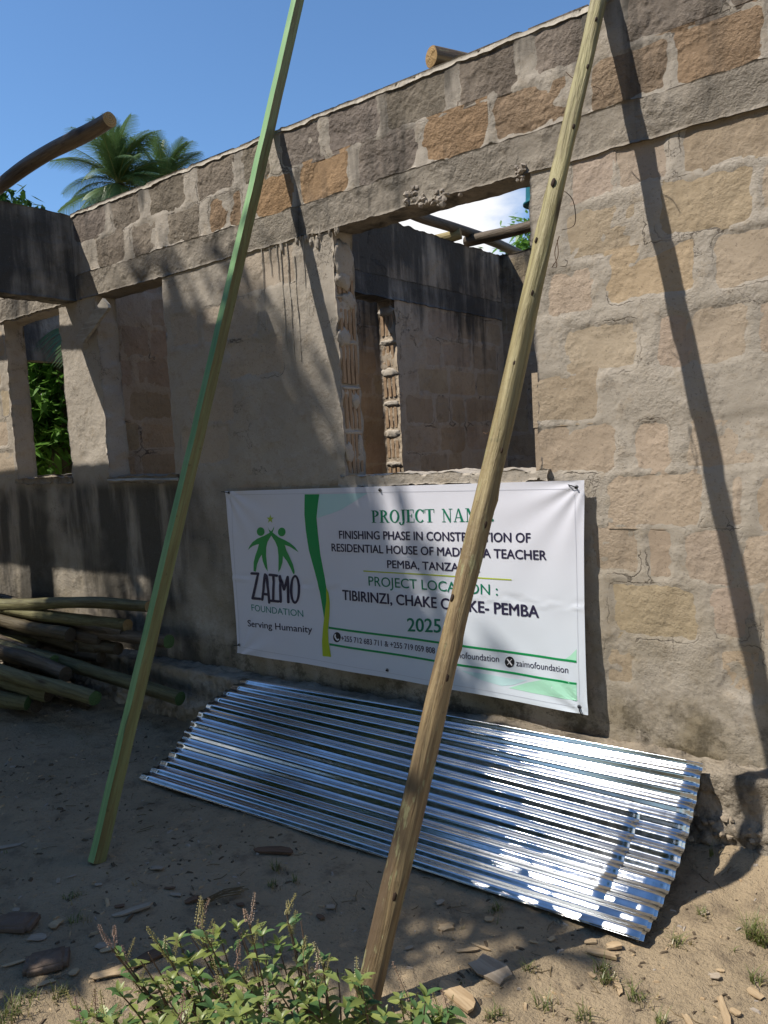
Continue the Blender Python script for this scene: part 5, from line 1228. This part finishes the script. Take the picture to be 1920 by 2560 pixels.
# greenery seen through the left window
for k, (px, py, hd, r, lab, m) in enumerate(((70, 960, 10.5, 1.1, 'bright bushy tree behind the left window, left side', M_leafb), (150, 1050, 10.0, 1.0, 'bright bushy tree low behind the left window', M_leafb), (120, 1160, 12, 1.3, 'dark shrub low behind the left window', M_leafd), (40, 1100, 12.5, 1.6, 'dark leafy tree further behind the left window', M_leafd))):
    c = at(px, py, hd); blobtree('leafy_tree', (float(c[0]), float(c[1]), 0), [(c[0], c[1], max(.9, c[2]), r, r, r*1.1)], 4200, .20, M_leafb if k != 2 else m, lab, trunk=.07, seed=30+k, group='trees behind the left window')
c = at(95, 950, 9.2); palm((float(c[0])-.3, float(c[1])+.4, 0), float(c[2])+.5, 'young palm with arching fronds seen through the left window', 15, 12, .55)
c = at(25, 500, 14); blobtree('mango_tree', (float(c[0])-2, float(c[1]), 0), [(c[0]-.55, c[1], c[2]-.25, .7, .7, .45)], 900, .22, M_leafd, 'tree whose dark leaf tips show over the wall at the far left', trunk=.12, seed=41)
c = at(1318, 625, 9.5); blobtree('mango_tree', (float(c[0])+.8, float(c[1])+.5, 0), [(c[0]+.15, c[1], c[2]-.05, .42, .5, .38)], 1800, .13, M_leafb, 'green tree showing in the lower right corner of the window opening', trunk=.12, seed=42)
for k, x in enumerate((-14, -17, -11, -20)):
    blobtree('bush', (x, 5.5+k*2.0, 0), [(x, 5.5+k*2.0, 1.6, 1.7, 1.7, 1.8)], 3600, .26, M_leafd, ('dark bush in the green mass far left', 'dark bush further left in the green mass', 'dark bush nearest the side wall', 'dark bush at the back of the green mass')[k], 'bush', trunk=.08, seed=50+k)

# ------------------------------------------------------------------ the trees behind the camera that shade wall and yard
SH = [(-3.85, 2.60), (-3.1, 2.40), (-2.72, 2.18), (-2.55, 1.7), (-2.35, 1.3), (-2.06, 1.12), (-2.05, .8), (-1.8, .35), (-1.25, -.5), (-.5, -1.35), (-.18, -1.75), (-.08, -2.35), (-.5, -2.55), (-.6, -4.2), (-3.2, -5), (-5.2, -4), (-4.6, -1), (-4.42, .3), (-4.2, 1.2), (-4.0, 2.2)]
def inside(x, z, poly_):
    c = False; j = len(poly_)-1
    for i in range(len(poly_)):
        (a, b), (p, q) = poly_[i], poly_[j]
        if (b > z) != (q > z) and x < (p-a)*(z-b)/(q-b)+a: c = not c
        j = i
    return c
HO = [(-3.9, 1.0, .2), (-3.3, .75, .17), (-3.55, 1.6, .19), (-2.9, 1.9, .2), (-3.1, .35, .18), (-4.1, .55, .17), (-.62, -1.91, .24), (-.30, -2.1, .2), (-1.6, -2.5, .2), (-3.3, 2.15, .2), (-2.2, -1.2, .19)]
def shade_tree():
    rnd = random.Random(77); base = Vector((-6.9, -6.2, 0)); root = thing('mango_tree', 'large leafy mango tree standing behind the photographer, shading the wall and yard', 'tree', base)
    V = []; F = []; mbt = MB(); fork = Vector((-6.0, -4.6, 3.6))-base
    v, f = tube([Vector((0, 0, -.1)), Vector((.2, .4, 1.8)), fork], [.26, .2, .16], 12, bump=.1); mbt.add(v, f)
    n = 0
    while n < 760:
        x, z = rnd.uniform(-5.3, .1), rnd.uniform(-5, 2.7)
        if not inside(x, z, SH): continue
        if not all(inside(x+a, z+b, SH) for a, b in ((.11, 0), (-.11, 0), (0, .13), (0, -.13))): continue
        if any((x-a)**2+(z-b)**2 < c*c for a, b, c in HO): continue
        n += 1
        t = rnd.uniform(6.4, 10.0); cc = Vector((x, 0, z))-SUN*t-base
        if n % 6 == 0: v, f = tube([fork, fork.lerp(cc, .5)+Vector((0, 0, .3)), cc], [.05, .03, .01], 5, cap=False); mbt.add(v, f)
        for j in range(32):
            p = cc+Vector((rnd.gauss(0, 1), rnd.gauss(0, 1), rnd.gauss(0, 1)))*.11
            a = rnd.uniform(0, 6.28); el = rnd.uniform(-1.1, .3); d = Vector((math.cos(a)*math.cos(el), math.sin(a)*math.cos(el), math.sin(el))); s = rnd.uniform(.13, .24)
            sd = d.cross(Vector((rnd.uniform(-.5, .5), rnd.uniform(-.5, .5), 1))).normalized()*s*.17
            b = len(V); V += [p, p+d*s*.35+sd, p+d*s, p+d*s*.35-sd]; F.append((b, b+1, b+2, b+3))
    obj('trunk', mesh('trunk', mbt.v, mbt.f, M_trunk, True), root); obj('crown', mesh('crown', [tuple(v) for v in V], F, M_leafd), root)
shade_tree()

for k, (x, y, h) in enumerate(((-14, -10, 9), (-10.5, -13.5, 10.5), (-6, -13.5, 11.5), (-1.5, -12.5, 11.5), (3.5, -11.5, 10), (9, -8, 8), (-15, -5, 8), (1, -17, 14))):
    blobtree('leafy_tree', (x, y, 0), [(x, y, h*.6, 3.0, 3.0, h*.4)], 6000, .5, M_leafd, ('tree behind the camera, first from the left end of the yard', 'tree behind the camera, second from the left end', 'tall tree behind the camera, third from the left end', 'tree straight behind the camera', 'tree behind the camera to the right', 'tree at the right end of the yard behind the camera', 'tree at the far left of the yard', 'tallest tree at the back of the yard')[k], trunk=.16, seed=90+k, group='trees round the yard behind the camera')
